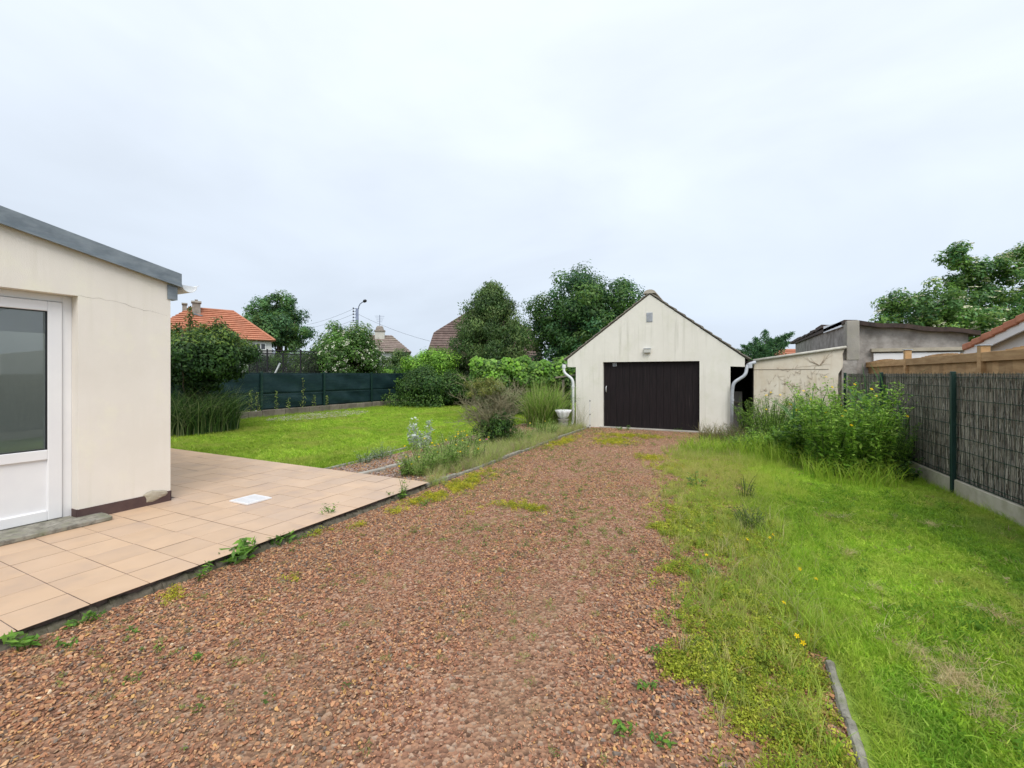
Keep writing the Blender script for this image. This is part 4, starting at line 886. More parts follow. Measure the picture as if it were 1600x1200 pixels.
# ------------------------------------------------------------------ far houses, street lamp, trampoline, wires
def roofed(t, eave_z, ridge_z, x0, x1, y0, y1, rx0, rx1, m, crs, over=.3, name='roof'):
    """hipped or gabled roof with stepped tile courses on the front slope; local coordinates, front towards -y"""
    ym = (y0+y1)/2
    base = MB(); base.add([(x0, y0, eave_z), (x1, y0, eave_z), (x1, y1, eave_z), (x0, y1, eave_z), (rx0, ym, ridge_z), (rx1, ym, ridge_z)], [(0, 1, 5, 4), (1, 2, 5), (2, 3, 4, 5), (3, 0, 4), (3, 2, 1, 0)])
    o = base.build(name, m, t, local=True)
    for i in range(crs):
        u0, u1 = i/crs, (i+1)/crs
        A = lambda u, e_: ((x0+(rx0-x0)*u), y0+(ym-y0)*u - e_, eave_z+(ridge_z-eave_z)*u + e_)
        B = lambda u, e_: ((x1+(rx1-x1)*u), y0+(ym-y0)*u - e_, eave_z+(ridge_z-eave_z)*u + e_)
        MB().add([A(u0, .07), B(u0, .07), B(u1, .02), A(u1, .02), A(u0, .0), B(u0, .0)], [(0, 1, 2, 3), (4, 5, 1, 0)]).build('tile_course', m, o, local=True)
    return o
def window_part(t, x0, x1, z0, z1, y, wall_m=PVC, name='window'):
    f = MB(); w_ = .07
    f.box(x0, x0+w_, y-.05, y+.02, z0, z1).box(x1-w_, x1, y-.05, y+.02, z0, z1).box(x0+w_, x1-w_, y-.05, y+.02, z0, z0+w_).box(x0+w_, x1-w_, y-.05, y+.02, z1-w_, z1).box((x0+x1)/2-.035, (x0+x1)/2+.035, y-.05, y+.02, z0+w_, z1-w_)
    o = f.build(name, wall_m, t, local=True)
    MB().box(x0+w_, x1-w_, y-.02, y+.01, z0+w_, z1-w_).build('pane', surf('dark_far_glass', (.05, .055, .06), rough=.1, spec=.6) if 'dark_far_glass' not in bpy.data.materials else bpy.data.materials['dark_far_glass'], o, local=True)
    return o
d = 35.; s_ = d/FPX
o1 = at(350, 585, d)
t = thing('orange_roof_house', 'white house with orange tiled roof and twin chimneys beyond the shrub', 'house', (o1.x, o1.y, 0), rotz=TH+R(36))
X_ = lambda px: (px-350)*s_*.84
Z_ = lambda py: EYE+(HZ-py)*s_
roofed(t, Z_(531), Z_(480), X_(230), X_(431), -1.0, 6.5, X_(296), X_(370), ORANGE, 14)
MB().prism([(X_(240), 0), (X_(433), 0), (X_(431), 1.0), (X_(426), Z_(532)), (X_(240), Z_(532))], 'y', -.6, 6.0).build('wall', WHITEWALL, t, local=True)
window_part(t, X_(399), X_(417), Z_(546), Z_(534.5), -.6)
MB().tube([(X_(296), 2.75, Z_(478.5)), (X_(370), 2.75, Z_(479.5))], .12, 8).tube([(X_(370), 2.75, Z_(480)), (X_(431), -1.05, Z_(530))], .1, 6).build('ridge_tiles', ORANGE, t, local=True)
ch = MB().box(X_(302), X_(315), 2.0, 2.7, Z_(492), Z_(471)).build('chimney', STACK, t, local=True)
MB().box(X_(300.5), X_(316.5), 1.9, 2.8, Z_(471), Z_(468.5)).build('chimney_cap', CONC, ch, local=True)
MB().box(X_(306), X_(311), 2.2, 2.5, Z_(468.5), Z_(465.5)).build('pot', STACK, ch, local=True)
ch = MB().box(X_(287), X_(294), 2.4, 3.0, Z_(488), Z_(474)).build('chimney', STACK, t, local=True)
MB().box(X_(286), X_(295), 2.3, 3.1, Z_(474), Z_(472)).build('chimney_cap', CONC, ch, local=True)
MB().bar((X_(302), 1.8, Z_(489)), (X_(318), 1.75, Z_(492)), .15, .1).build('flashing', ZINC, t, local=True)
# distant house with antenna
d = 52.; s_ = d/FPX; o1 = at(610, 585, d)
t = thing('antenna_house', 'distant house with mossy brown roof, pale chimney and antenna', 'house', (o1.x, o1.y, 0), rotz=TH+R(14))
X_ = lambda px: (px-610)*s_*.96
Z_ = lambda py: EYE+(HZ-py)*s_
roofed(t, Z_(551), Z_(521), X_(520), X_(643), -1.5, 7, X_(560), X_(611), GREYROOF, 9)
MB().box(X_(525), X_(637), -1.0, 6.4, 0, Z_(551)).build('wall', WHITEWALL, t, local=True)
window_part(t, X_(590), X_(603), Z_(572), Z_(556), -1.0); window_part(t, X_(612), X_(624), Z_(572), Z_(556), -1.0)
ch = MB().box(X_(584.5), X_(600), 1.6, 2.6, Z_(532), Z_(516)).build('chimney', surf('pale_stack', (.50, .49, .44), (.58, .57, .51), 2, .9), t, local=True)
MB().box(X_(583.5), X_(601), 1.5, 2.7, Z_(516), Z_(514)).build('chimney_cap', STACK, ch, local=True)
lathe([(.5, Z_(514)), (.42, Z_(509)), (.3, Z_(507)), (.0, Z_(506.5))], X_(592), 2.1, 10).build('pot', STACK, ch, local=True)
an = MB(); an.tube([(X_(592), 2.1, Z_(508)), (X_(592), 2.1, Z_(489))], .035, 5)
for k, z in enumerate((491, 494, 497, 500)): an.tube([(X_(592)-.55+k*.08, 2.1, Z_(z)), (X_(592)+.55-k*.08, 2.1, Z_(z))], .022, 4)
an.build('antenna', GALV, t, local=True)
dsh = MB()
for k in range(12): pass
lathe([(.0, 0), (.25, .04), (.42, .12), (.45, .16)], 0, 0, 14)
# brown roof house
d = 33.; s_ = d/FPX; o1 = at(750, 585, d)
t = thing('brown_roof_house', 'house with broad brown tiled roof behind the conifer', 'house', (o1.x, o1.y, 0), rotz=TH+R(3))
X_ = lambda px: (px-750)*s_
Z_ = lambda py: EYE+(HZ-py)*s_
rfp = [(X_(662), Z_(575)), (X_(676), Z_(518)), (X_(748), Z_(468)), (X_(834), Z_(512)), (X_(852), Z_(575))]
o = MB().add([(x, -.6+ (z-Z_(575))*.55, z) for x, z in rfp] + [(X_(748), 7, Z_(500)), (X_(668), 6.5, Z_(575)), (X_(846), 6.5, Z_(575))], [(0, 4, 3, 2, 1), (1, 2, 5), (0, 1, 5, 6), (2, 3, 5), (3, 4, 7, 5), (6, 5, 7)]).build('roof', BROWNTILE, t, local=True)
nc = 27
for i in range(nc):
    za_, zb_ = Z_(575)+(Z_(468)-Z_(575))*i/nc, Z_(575)+(Z_(468)-Z_(575))*(i+1)/nc
    def xr(z, side):
        P_ = rfp[:3] if side < 0 else rfp[:1:-1]
        for (xa_, z1_), (xb_, z2_) in zip(P_[:-1], P_[1:]):
            if z <= z2_ + 1e-6: return xa_ + (xb_-xa_)*(z-z1_)/(z2_-z1_)
        return P_[-1][0]
    yy = lambda z, e_: -.6+(z-Z_(575))*.55 - e_
    MB().add([(xr(za_, -1), yy(za_, .09), za_), (xr(za_, 1), yy(za_, .09), za_), (xr(zb_, 1), yy(zb_, .03), zb_), (xr(zb_, -1), yy(zb_, .03), zb_), (xr(za_, -1), yy(za_, .0), za_-.01), (xr(za_, 1), yy(za_, .0), za_-.01)], [(0, 1, 2, 3), (4, 5, 1, 0)]).build('tile_course', BROWNTILE, o, local=True)
MB().box(X_(672), X_(842), -.3, 6, 0, Z_(576)).build('wall', WHITEWALL, t, local=True)
MB().bar((X_(718), -.7+(Z_(511)-Z_(575))*.55, Z_(513)), (X_(718), -.6+(Z_(511)-Z_(575))*.55, Z_(508)), .3, .3).build('roof_vent', ROOFDARK, t, local=True)
an = MB(); an.tube([(X_(753), 2.4, Z_(490)), (X_(753), 2.4, Z_(446))], .03, 5)
for z in (448, 451, 454): an.tube([(X_(751), 2.2, Z_(z)), (X_(756), 2.6, Z_(z-2))], .02, 4)
an.build('antenna', GALV, t, local=True)
# small orange roof far right
d = 40.; o1 = at(1248, 585, d); s_ = d/FPX
t = thing('distant_roof_house', 'sliver of a distant orange roof left of the block shed', 'house', (o1.x, o1.y, 0), rotz=TH)
roofed(t, EYE+(HZ-560)*s_, EYE+(HZ-543)*s_, -2.5, 4, 0, 5, -1, 3, ORANGE, 6)
MB().box(-2.2, 3.7, .3, 4.7, 0, EYE+(HZ-560)*s_).build('wall', WHITEWALL, t, local=True)
# street lamp
d = 45.; s_ = d/FPX; b0 = at(558, 585, d)
sl0 = thing('street_lamp', 'blue-grey utility pole with curved lamp arm and insulators', 'street lamp', (b0.x, b0.y, 0))
U = Vector((CT, ST, 0))
def SP(px, py): return b0 + U*((px-558)*s_) + Vector((0, 0, (HZ-py)*s_))
MB().tube([(b0.x, b0.y, 0), tuple(SP(558, 482))], [.20, .14], 8).build('pole', GALV, sl0, smooth=True)
MB().tube([SP(560, 483), SP(560.5, 479), SP(562.5, 475), SP(566, 472.3), SP(569, 471)], .045, 6).build('arm', GALV, sl0, smooth=True)
MB().tube([SP(567.5, 472), SP(569, 470.8), SP(571.5, 469.8), SP(573, 469.6)], [.06, .17, .16, .05], 8).build('lamp_head', BLACK, sl0, smooth=True)
for k, py in enumerate((482, 486.5, 491, 496, 501)):
    ar = MB().tube([SP(558, py), SP(551.5, py)], .03, 5).build('bracket', GALV, sl0)
    MB().tube([SP(552, py+1.2), SP(552, py-1.6)], [.07, .04], 6).build('insulator', BLACK, ar)
def cable(label, pts):
    P_ = [Vector(q) for q in pts]; a, b2 = P_; sag = (a-b2).length*.022
    out = [a.lerp(b2, i/16) - Vector((0, 0, 4*sag*(i/16)*(1-i/16))) for i in range(17)]
    tag(MB().tube(out, .011, 5).build('overhead_cable', BLACK, None), label, 'cable', 'overhead cables at the lamp pole')
cable('overhead cable sagging from the lamp pole towards the brown roof', [SP(560, 491), at(672, 533, 40)])
cable('overhead cable running left from the upper pole brackets', [SP(551.5, 483), at(440, 512, 60)])
cable('overhead cable running left from the lower pole brackets', [SP(551.5, 491), at(470, 515, 50)])
cable('short cable between the lamp pole and the elder bush', [SP(551.5, 500), at(510, 512, 40)])
# trampoline with black net behind the green fence
tb = at(470, 585, 19.5)
tr_ = thing('trampoline', 'trampoline with black safety net and poles behind the green fence', 'trampoline', (tb.x, tb.y, 0))
tcn = at(455, 585, 21.2); trd = 1.75
for k in range(8):
    a = k*math.pi/4+.35; q = (tcn.x+trd*math.cos(a), tcn.y+trd*math.sin(a))
    MB().tube([(q[0], q[1], 0), (q[0], q[1], 2.72)], .035, 7).build('pole', BLACK, tr_)
NET = bpy.data.materials.new('trampoline_net'); NET.use_nodes = True
nn_ = NET.node_tree.nodes; nl_ = NET.node_tree.links; nb_ = nn_['Principled BSDF']; nb_.inputs['Base Color'].default_value = (.012, .012, .016, 1); nb_.inputs['Roughness'].default_value = .9
tt = nn_.new('ShaderNodeBsdfTransparent'); ms = nn_.new('ShaderNodeMixShader'); ms.inputs[0].default_value = .5
nl_.new(tt.outputs[0], ms.inputs[1]); nl_.new(nb_.outputs[0], ms.inputs[2]); nl_.new(ms.outputs[0], nn_['Material Output'].inputs[0])
nm = MB(); k_ = 48
vs = [(tcn.x+trd*.99*math.cos(2*math.pi*i/k_), tcn.y+trd*.99*math.sin(2*math.pi*i/k_), z) for z in (.75, 2.62) for i in range(k_)]
nm.add(vs, [(i, (i+1) % k_, k_+(i+1) % k_, k_+i) for i in range(k_)]); nm.build('safety_net', NET, tr_, smooth=True)
rg = MB()
for z, r_ in ((.75, .05), (2.64, .025)):
    rg.tube([(tcn.x+trd*math.cos(2*math.pi*i/k_), tcn.y+trd*math.sin(2*math.pi*i/k_), z) for i in range(k_+1)], r_, 6)
rg.build('ring', DARK_NET, tr_)
lathe([(0, .74), (1.5, .74), (1.72, .76)], tcn.x, tcn.y, 32).build('jumping_mat', BLACK, tr_)
qa, qb = at(430, 583, 19), at(437, 569, 19)
wb = thing('slanting_pole', 'pale slanting pole leaning behind the green fence', 'pole', (qa.x, qa.y, 0))
MB().tube([qa - (qb-qa).normalized()*1.9, qb], .035, 6).build('tube', PALE, wb)
MB().tube([qb, qb+(qb-qa).normalized()*.04], .045, 6).build('cap', GREYPIPE, wb)
# ------------------------------------------------------------------ instancing for grass and gravel
def source_collection(name, meshes):
    c_ = bpy.data.collections.new(name)
    for i, me in enumerate(meshes):
        c_.objects.link(bpy.data.objects.new(f'{name}_{i:02d}', me))
    return c_
def scatter(name, label, cat, src, pts, rot, scl, idx, cols):
    n = len(pts); me = bpy.data.meshes.new(name); me.vertices.add(n); me.vertices.foreach_set('co', np.asarray(pts, np.float32).ravel())
    def A(nm, ty, data, key):
        a = me.attributes.new(nm, ty, 'POINT'); a.data.foreach_set(key, np.ascontiguousarray(data).ravel())
    A('rot', 'FLOAT_VECTOR', np.asarray(rot, np.float32), 'vector'); A('scl', 'FLOAT_VECTOR', np.asarray(scl, np.float32), 'vector')
    A('idx', 'INT', np.asarray(idx, np.int32), 'value')
    cc_ = np.ones((n, 4), np.float32); cc_[:, :3] = cols; A('icol', 'FLOAT_COLOR', cc_, 'color')
    o = tag(link(name, me), label, cat, kind='stuff')
    g_ = bpy.data.node_groups.new(name, 'GeometryNodeTree'); g_.interface.new_socket('Geometry', in_out='INPUT', socket_type='NodeSocketGeometry'); g_.interface.new_socket('Geometry', in_out='OUTPUT', socket_type='NodeSocketGeometry')
    n_ = g_.nodes; l_ = g_.links; gi = n_.new('NodeGroupInput'); go_ = n_.new('NodeGroupOutput'); ip = n_.new('GeometryNodeInstanceOnPoints'); ci_ = n_.new('GeometryNodeCollectionInfo')
    ci_.inputs['Collection'].default_value = src; ci_.inputs['Separate Children'].default_value = True; ci_.inputs['Reset Children'].default_value = True
    def NA(nm, ty):
        a = n_.new('GeometryNodeInputNamedAttribute'); a.data_type = ty; a.inputs['Name'].default_value = nm; return a.outputs['Attribute']
    ip.inputs['Pick Instance'].default_value = True
    l_.new(gi.outputs[0], ip.inputs['Points']); l_.new(ci_.outputs[0], ip.inputs['Instance']); l_.new(NA('idx', 'INT'), ip.inputs['Instance Index'])
    l_.new(NA('rot', 'FLOAT_VECTOR'), ip.inputs['Rotation']); l_.new(NA('scl', 'FLOAT_VECTOR'), ip.inputs['Scale']); l_.new(ip.outputs[0], go_.inputs[0])
    md = o.modifiers.new('scatter', 'NODES'); md.node_group = g_
    return o
def vnoise(x, y, s, seed=0):
    """smooth value noise on numpy arrays"""
    r2 = np.random.default_rng(seed); G = r2.random((64, 64)); x = x*s+100.3; y = y*s+57.7
    xi, yi = np.floor(x).astype(int), np.floor(y).astype(int); fx, fy = x-xi, y-yi; fx = fx*fx*(3-2*fx); fy = fy*fy*(3-2*fy)
    g_ = lambda a, b: G[a % 64, b % 64]
    return (g_(xi, yi)*(1-fx)+g_(xi+1, yi)*fx)*(1-fy) + (g_(xi, yi+1)*(1-fx)+g_(xi+1, yi+1)*fx)*fy
def fbm(x, y, s, seed=0): return .55*vnoise(x, y, s, seed)+.3*vnoise(x, y, s*2.3, seed+1)+.15*vnoise(x, y, s*5.1, seed+2)
def in_view(p, marg=65):
    xc = p[:, 0]*CT+p[:, 1]*ST; yc = -p[:, 0]*ST+p[:, 1]*CT; ok = yc > .8
    u = 800+FPX*xc/np.maximum(yc, .1); v = HZ+FPX*EYE/np.maximum(yc, .1)
    return ok & (u > -marg*6) & (u < 1600+marg*6) & (v < 1200+marg*8), yc
def uni(n, x0, x1, y0, y1):
    return np.stack([rng.uniform(x0, x1, n), rng.uniform(y0, y1, n)], 1)

# stones: angular convex lumps
stones = []
for k in range(10):
    bm = bmesh.new(); r2 = random.Random(k+50)
    for _ in range(13):
        v = Vector((r2.gauss(0, 1), r2.gauss(0, 1), r2.gauss(0, 1))).normalized(); v *= r2.uniform(.8, 1.1)
        bm.verts.new((v.x*r2.uniform(.95, 1.05), v.y*.72, v.z*.5))
    res = bmesh.ops.convex_hull(bm, input=list(bm.verts))
    bmesh.ops.delete(bm, geom=[g for g in res['geom_interior'] if isinstance(g, bmesh.types.BMVert)], context='VERTS')
    me = bpy.data.meshes.new('stone'); bm.to_mesh(me); bm.free(); me.materials.append(STONE); stones.append(me)
STC = source_collection('stone_source', stones)
pal_st = np.array([(.34, .17, .105), (.42, .24, .145), (.27, .135, .09), (.48, .305, .19), (.20, .125, .095), (.17, .15, .145), (.36, .255, .19), (.55, .47, .38), (.45, .28, .12), (.115, .08, .065)])
pw_ = np.array([.2, .19, .15, .12, .12, .06, .07, .01, .05, .07])
def track(x, y):      # the wheel tracks hold finer, redder grit
    return np.exp(-((x+.95+.04*y)/.38)**2) + .7*np.exp(-((x+2.3)/.35)**2)
def gravel(name, label, n, x0, x1, y0, y1, smin, smax, keep, zlift=0.004, dist=None):
    q = uni(n, x0, x1, y0, y1); ok, yc = in_view(q); ok &= rng.random(n) < keep(q[:, 0], q[:, 1], yc); q = q[ok]; m_ = len(q)
    s = (smin+(smax-smin)*rng.random(m_)**1.5)*rng.uniform(.75, 1.25, m_); tr2 = track(q[:, 0], q[:, 1])*np.clip(fbm(q[:, 0], q[:, 1], .9, 3)*2-.3, 0, 1)
    s *= 1-.5*np.clip(tr2, 0, 1); s *= np.where(rng.random(m_) < .02, 1.5, 1)
    pos = np.stack([q[:, 0], q[:, 1], s*rng.uniform(.05, .45, m_)+zlift], 1)
    rot = np.stack([rng.normal(0, .45, m_), rng.normal(0, .45, m_), rng.random(m_)*6.283], 1)
    c_ = pal_st[rng.choice(10, m_, p=pw_/pw_.sum())]*rng.uniform(.8, 1.2, (m_, 1))
    tint = np.clip(fbm(q[:, 0], q[:, 1], .6, 9)*2.2-.7, 0, 1)[:, None]*.5
    c_ = c_*(1-tint)+tint*c_*np.array([1.0, 1.12, .95]); c_ = c_*np.array([1.06, .96, .85])*(.72+.46*fbm(q[:, 0], q[:, 1], .8, 201))[:, None]; red = np.clip(tr2, 0, 1)[:, None]*.35; c_ = c_*(1-red)+red*np.array([.43, .205, .14])
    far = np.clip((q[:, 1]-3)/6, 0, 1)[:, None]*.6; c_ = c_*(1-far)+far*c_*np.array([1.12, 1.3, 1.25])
    return scatter(name, label, 'gravel', STC, pos, rot, np.stack([s, s, s], 1), rng.integers(0, 10, m_), np.clip(c_, 0, 1))
gravel('gravel', 'loose reddish-brown gravel stones covering the drive', 225000, -3.76, .5, .2, 13.1, .006, .0148,
       lambda x, y, yc: np.clip(np.where(yc < 4.2, 1., np.where(yc < 7, .62, .34))*(1-.5*np.clip(track(x, y)*np.clip(fbm(x, y, 1.3, 205)*2-.5, 0, 1), 0, 1)), 0, 1))
gravel('bed_gravel', 'loose brownish gravel stones lying on the flower bed', 9000, -5.98, -3.9, 5.1, 12.8, .012, .022, lambda x, y, yc: np.full(len(x), .8), .01)

# grass tufts
def tuft(n, h, wd_, lean, rad, seed, seg=3):
    r2 = np.random.default_rng(seed); a = r2.random(n)*6.283; q = np.sqrt(r2.random(n))*rad; az = r2.random(n)*6.283; H_ = h*r2.uniform(.55, 1.15, n); ln = lean*r2.uniform(.3, 1.4, n); fa = r2.random(n)*3.14
    dx = np.stack([np.cos(az), np.sin(az)], 1); sx = np.stack([np.cos(fa), np.sin(fa)], 1); rows = []
    for i in range(seg+1):
        u = i/seg; xy = np.stack([np.cos(a)*q, np.sin(a)*q], 1) + dx*(H_*ln*u**1.8)[:, None]; z = H_*u*(1-.4*np.minimum(ln, 1)*u**2); ww = wd_*(1-u**1.5*.9)*.5
        for sg_ in (-1, 1): rows.append(np.concatenate([xy+sg_*sx*ww, z[:, None]], 1))
    v = np.stack(rows, 1).reshape(-1, 3); k = 2*(seg+1); b0 = np.arange(n)[:, None]*k
    f = np.concatenate([b0+np.array([[2*i, 2*i+1, 2*i+3, 2*i+2]]) for i in range(seg)], 0)
    return np_mesh('tuft', v, f, None, TUFT)
def leafsprig(n, h, L, asp, rad, seed):
    r2 = np.random.default_rng(seed); a = r2.random(n)*6.283; q = np.sqrt(r2.random(n))*rad
    p = np.stack([np.cos(a)*q, np.sin(a)*q, r2.random(n)*h], 1); nr = unit(r2.normal(size=(n, 3))*.6+np.array([0, 0, 1])); t = r2.normal(size=(n, 3)); d = unit(t-nr*(t*nr).sum(1, keepdims=True)); s = np.cross(nr, d)
    l_ = (L*r2.uniform(.6, 1.3, n))[:, None]
    v = np.stack([p-d*l_*.5, p+s*l_*asp*.5, p+d*l_*.5, p-s*l_*asp*.5], 1).reshape(-1, 3)
    return np_mesh('sprig', v, np.arange(n*4).reshape(-1, 4), None, TUFT)
LAWN_T = source_collection('lawn_tuft', [tuft(30, .034, .0048, 1.1, .05, k) for k in range(6)])
FAR_T = source_collection('far_tuft', [tuft(30, .055, .008, .8, .09, 20+k) for k in range(5)])
LONG_T = source_collection('long_tuft', [tuft(14, .26, .0045, .55, .05, 40+k, 4) for k in range(6)])
MOSS_T = source_collection('moss_sprig', [leafsprig(34, .035, .013, .55, .035, 60+k) for k in range(5)])
STRAW_T = source_collection('straw', [tuft(12, .05, .003, 2.6, .05, 80+k, 3) for k in range(4)])
WEED_T = source_collection('weed_sprig', [leafsprig(16, .05, .035, .5, .05, 90+k) for k in range(5)])
def field(name, label, cat, src, q, smin, smax, pal, w_=None, colmod=None, tilt=.12, z=0., var=.2):
    n = len(q); s = rng.uniform(smin, smax, n)
    c_ = pick(pal, n, var, w_)
    if colmod is not None: c_ = colmod(q, c_)
    rot = np.stack([rng.normal(0, tilt, n), rng.normal(0, tilt, n), rng.random(n)*6.283], 1)
    return scatter(name, label, cat, src, np.stack([q[:, 0], q[:, 1], np.full(n, z)], 1), rot, np.stack([s, s, s*rng.uniform(.8, 1.2, n)], 1), rng.integers(0, len(src.objects), n), np.clip(c_, 0, 1))
GREEN = [(.295, .455, .04), (.36, .505, .05), (.225, .385, .035), (.43, .54, .085)]
STRAWC = [(.62, .5, .27), (.5, .39, .2), (.7, .6, .36)]
def lawn_mod(q, c_):
    f1 = fbm(q[:, 0], q[:, 1], .55, 21)[:, None]; f2 = fbm(q[:, 0], q[:, 1], 1.6, 31)[:, None]
    c_ = c_*(0.62+.75*f1); y_ = np.clip((f2-.52)*3, 0, .75); return c_*(1-y_)+y_*np.array([.42, .46, .10])
# back lawn
q = uni(52000, -15.2, -6.05, 5.05, 22); ok, yc = in_view(q); q = q[ok]
inbed = (q[:, 0] > -6.05); q = q[~inbed]
q2 = uni(9000, -6.6, -4.6, 13.2, 22); q = np.concatenate([q, q2])
field('back_lawn_grass', 'short mown grass of the back lawn', 'grass', FAR_T, q, .55, 1.25, GREEN, None, lawn_mod, .3, 0., .32)
# side lawn, close to the camera
def side_mod(q, c_):
    c_ = lawn_mod(q, c_); d_ = (fbm(q[:, 0]*2.2+q[:, 1]*.2, q[:, 1]*.5, 1.1, 77)[:, None] < .33); return np.where(d_, c_*np.array([.72, .84, .8]), c_)*1.08
q = uni(58000, .2, 2.78, .4, 11.0); _, yc = in_view(q); ok = (q[:, 0] > .56) | ((q[:, 1] > 3.1) & (rng.random(len(q)) < np.clip((q[:, 0]-.15)*2.2+fbm(q[:, 0], q[:, 1], 2, 17)-.5, 0, 1))); keep_ = rng.random(len(q)) < np.where(yc < 3.5, 1., np.where(yc < 6, .75, .5)); q = q[ok & keep_]
field('side_lawn_grass', 'bright cut grass of the side lawn by the brushwood fence', 'grass', LAWN_T, q, .7, 1.35, GREEN, None, side_mod, .45, .012, .28)
q = uni(4200, .6, 2.75, 1.6, 7.5); ok, yc = in_view(q); pk = np.clip((fbm(q[:, 0]*1.8, q[:, 1]*.7, 1.3, 97)-.45)*5, 0, 1); q = q[ok & (rng.random(len(q)) < pk)]
field('lawn_clumps', 'lusher darker tufts standing in the side lawn', 'grass', LAWN_T, q, 1.2, 1.9, [(.2, .36, .03), (.26, .42, .035), (.14, .28, .03)], None, None, .45, .012)
q = uni(1500, .6, 2.7, 2.0, 10.5); ok, yc = in_view(q); q = q[ok & (fbm(q[:, 0], q[:, 1], 3.5, 99) > .52)]
field('lawn_thatch', 'pale withered blades between the side lawn grass', 'grass', LAWN_T, q, .8, 1.3, [(.45, .42, .16), (.5, .42, .22), (.3, .22, .1)], None, None, .6, .015)
aq = gr(505, 651); q = disc(700, (aq.x, aq.y, 0), 1.0, 2.2)[:, :2]
CLV_T = source_collection('clover_head', [leafsprig(5, .06, .028, .9, .05, 190+k) for k in range(3)])
field('clover_flowers', 'whitish clover heads scattered on the back lawn by the fence', 'clover', CLV_T, q, .7, 1.2, [(.6, .55, .48), (.5, .48, .36)], None, None, .3, .02)
# ragged fringe of the side lawn and verge weeds over the gravel edge
def edge_x(y): return -.02 - .11*np.clip(y-2, 0, 5) - .16*np.clip(y-5.5, 0, 3)*(y < 9) + .0*y
def edge_x(y): return np.interp(y, [0, 2, 2.9, 3.8, 5, 6.5, 8, 9.5, 11, 13], [.0, -.12, -.3, -.42, -.65, -.95, -1.15, -1.2, -.55, -.3])
q = uni(26000, -1.7, .9, 1.2, 12.6); ok, yc = in_view(q); ok &= ~((q[:, 0] > .4) & (q[:, 1] < 3.0))
dx_ = q[:, 0]-edge_x(q[:, 1])+(fbm(q[:, 0], q[:, 1], 1.4, 41)-.5)*.9
pk = np.clip(dx_*1.9+.1, .0, 1)*np.clip(fbm(q[:, 0], q[:, 1], 1.8, 47)*2.6-.65, .05, 1); q = q[ok & (rng.random(len(q)) < pk*np.where(q[:, 1] < 5, .42, .36))]
VERGE = [(.34, .45, .08), (.45, .50, .13), (.27, .42, .06), (.55, .5, .2), (.6, .52, .28)]
def verge_mod(q, c_):
    y_ = np.clip(np.exp(-((q[:, 1]-7.6)/1.3)**2)*1.0, 0, .65)[:, None]; c_ = c_*(1-y_)+y_*np.array([.56, .52, .16])
    g_ = np.clip((q[:, 0]-.15)*2.2, 0, .85)[:, None]; return c_*(1-g_)+g_*c_*np.array([.72, .92, .4])+g_*.3*np.array([.28, .4, .03])
q0 = q
q = uni(26000, -1.9, .6, 1.2, 12.4); ok, yc = in_view(q); ok &= ~((q[:, 0] > .43) & (q[:, 1] < 3.0))
dx_ = q[:, 0]-edge_x(q[:, 1])+(fbm(q[:, 0], q[:, 1], 1.6, 141)-.5)*.7
q = q[ok & (rng.random(len(q)) < np.clip(dx_*1.5+.18, 0, 1)**1.6*.7*np.clip(fbm(q[:, 0], q[:, 1], 3.1, 147)*2.2-.45, .1, 1))]
field('verge_turf', 'thin yellow-green turf creeping from lawn margin into the gravel', 'grass', LAWN_T, q, .7, 1.5, [(.37, .48, .055), (.46, .52, .09), (.29, .44, .045), (.54, .5, .18)], [.35, .3, .25, .1], None, .35, .004, .25)
q = q0
field('verge_grass', 'sparse dry yellowish grass along the right gravel edge', 'grass', LONG_T, q, .3, .8, VERGE, [.3, .25, .25, .12, .08], verge_mod, .15)
# low yellow-green cushion plants spreading over the gravel
q = uni(90000, -1.2, .45, 1.0, 5.8); ok, yc = in_view(q)
dx_ = q[:, 0]-edge_x(q[:, 1])-.0+(fbm(q[:, 0], q[:, 1], 1.7, 51)-.5)*.9
pk = np.clip(dx_*3.2, 0, 1)*np.clip((fbm(q[:, 0], q[:, 1], 2.0, 57)-.34)*5, 0, 1)*np.clip((fbm(q[:, 0], q[:, 1], 9.0, 58)-.38)*6, .05, 1)*np.clip((5.8-q[:, 1])*.9, 0, 1)*np.clip((q[:, 1]-1.9)*1.1, .10, 1); q = q[ok & (rng.random(len(q)) < pk*.85)]
field('stonecrop_carpet', 'low yellow-green cushion plants creeping over the gravel edge', 'ground cover', MOSS_T, q, .7, 1.35, [(.36, .42, .04), (.5, .53, .07), (.2, .27, .035), (.36, .27, .08)], [.35, .28, .27, .10], None, .3, .004, .3)
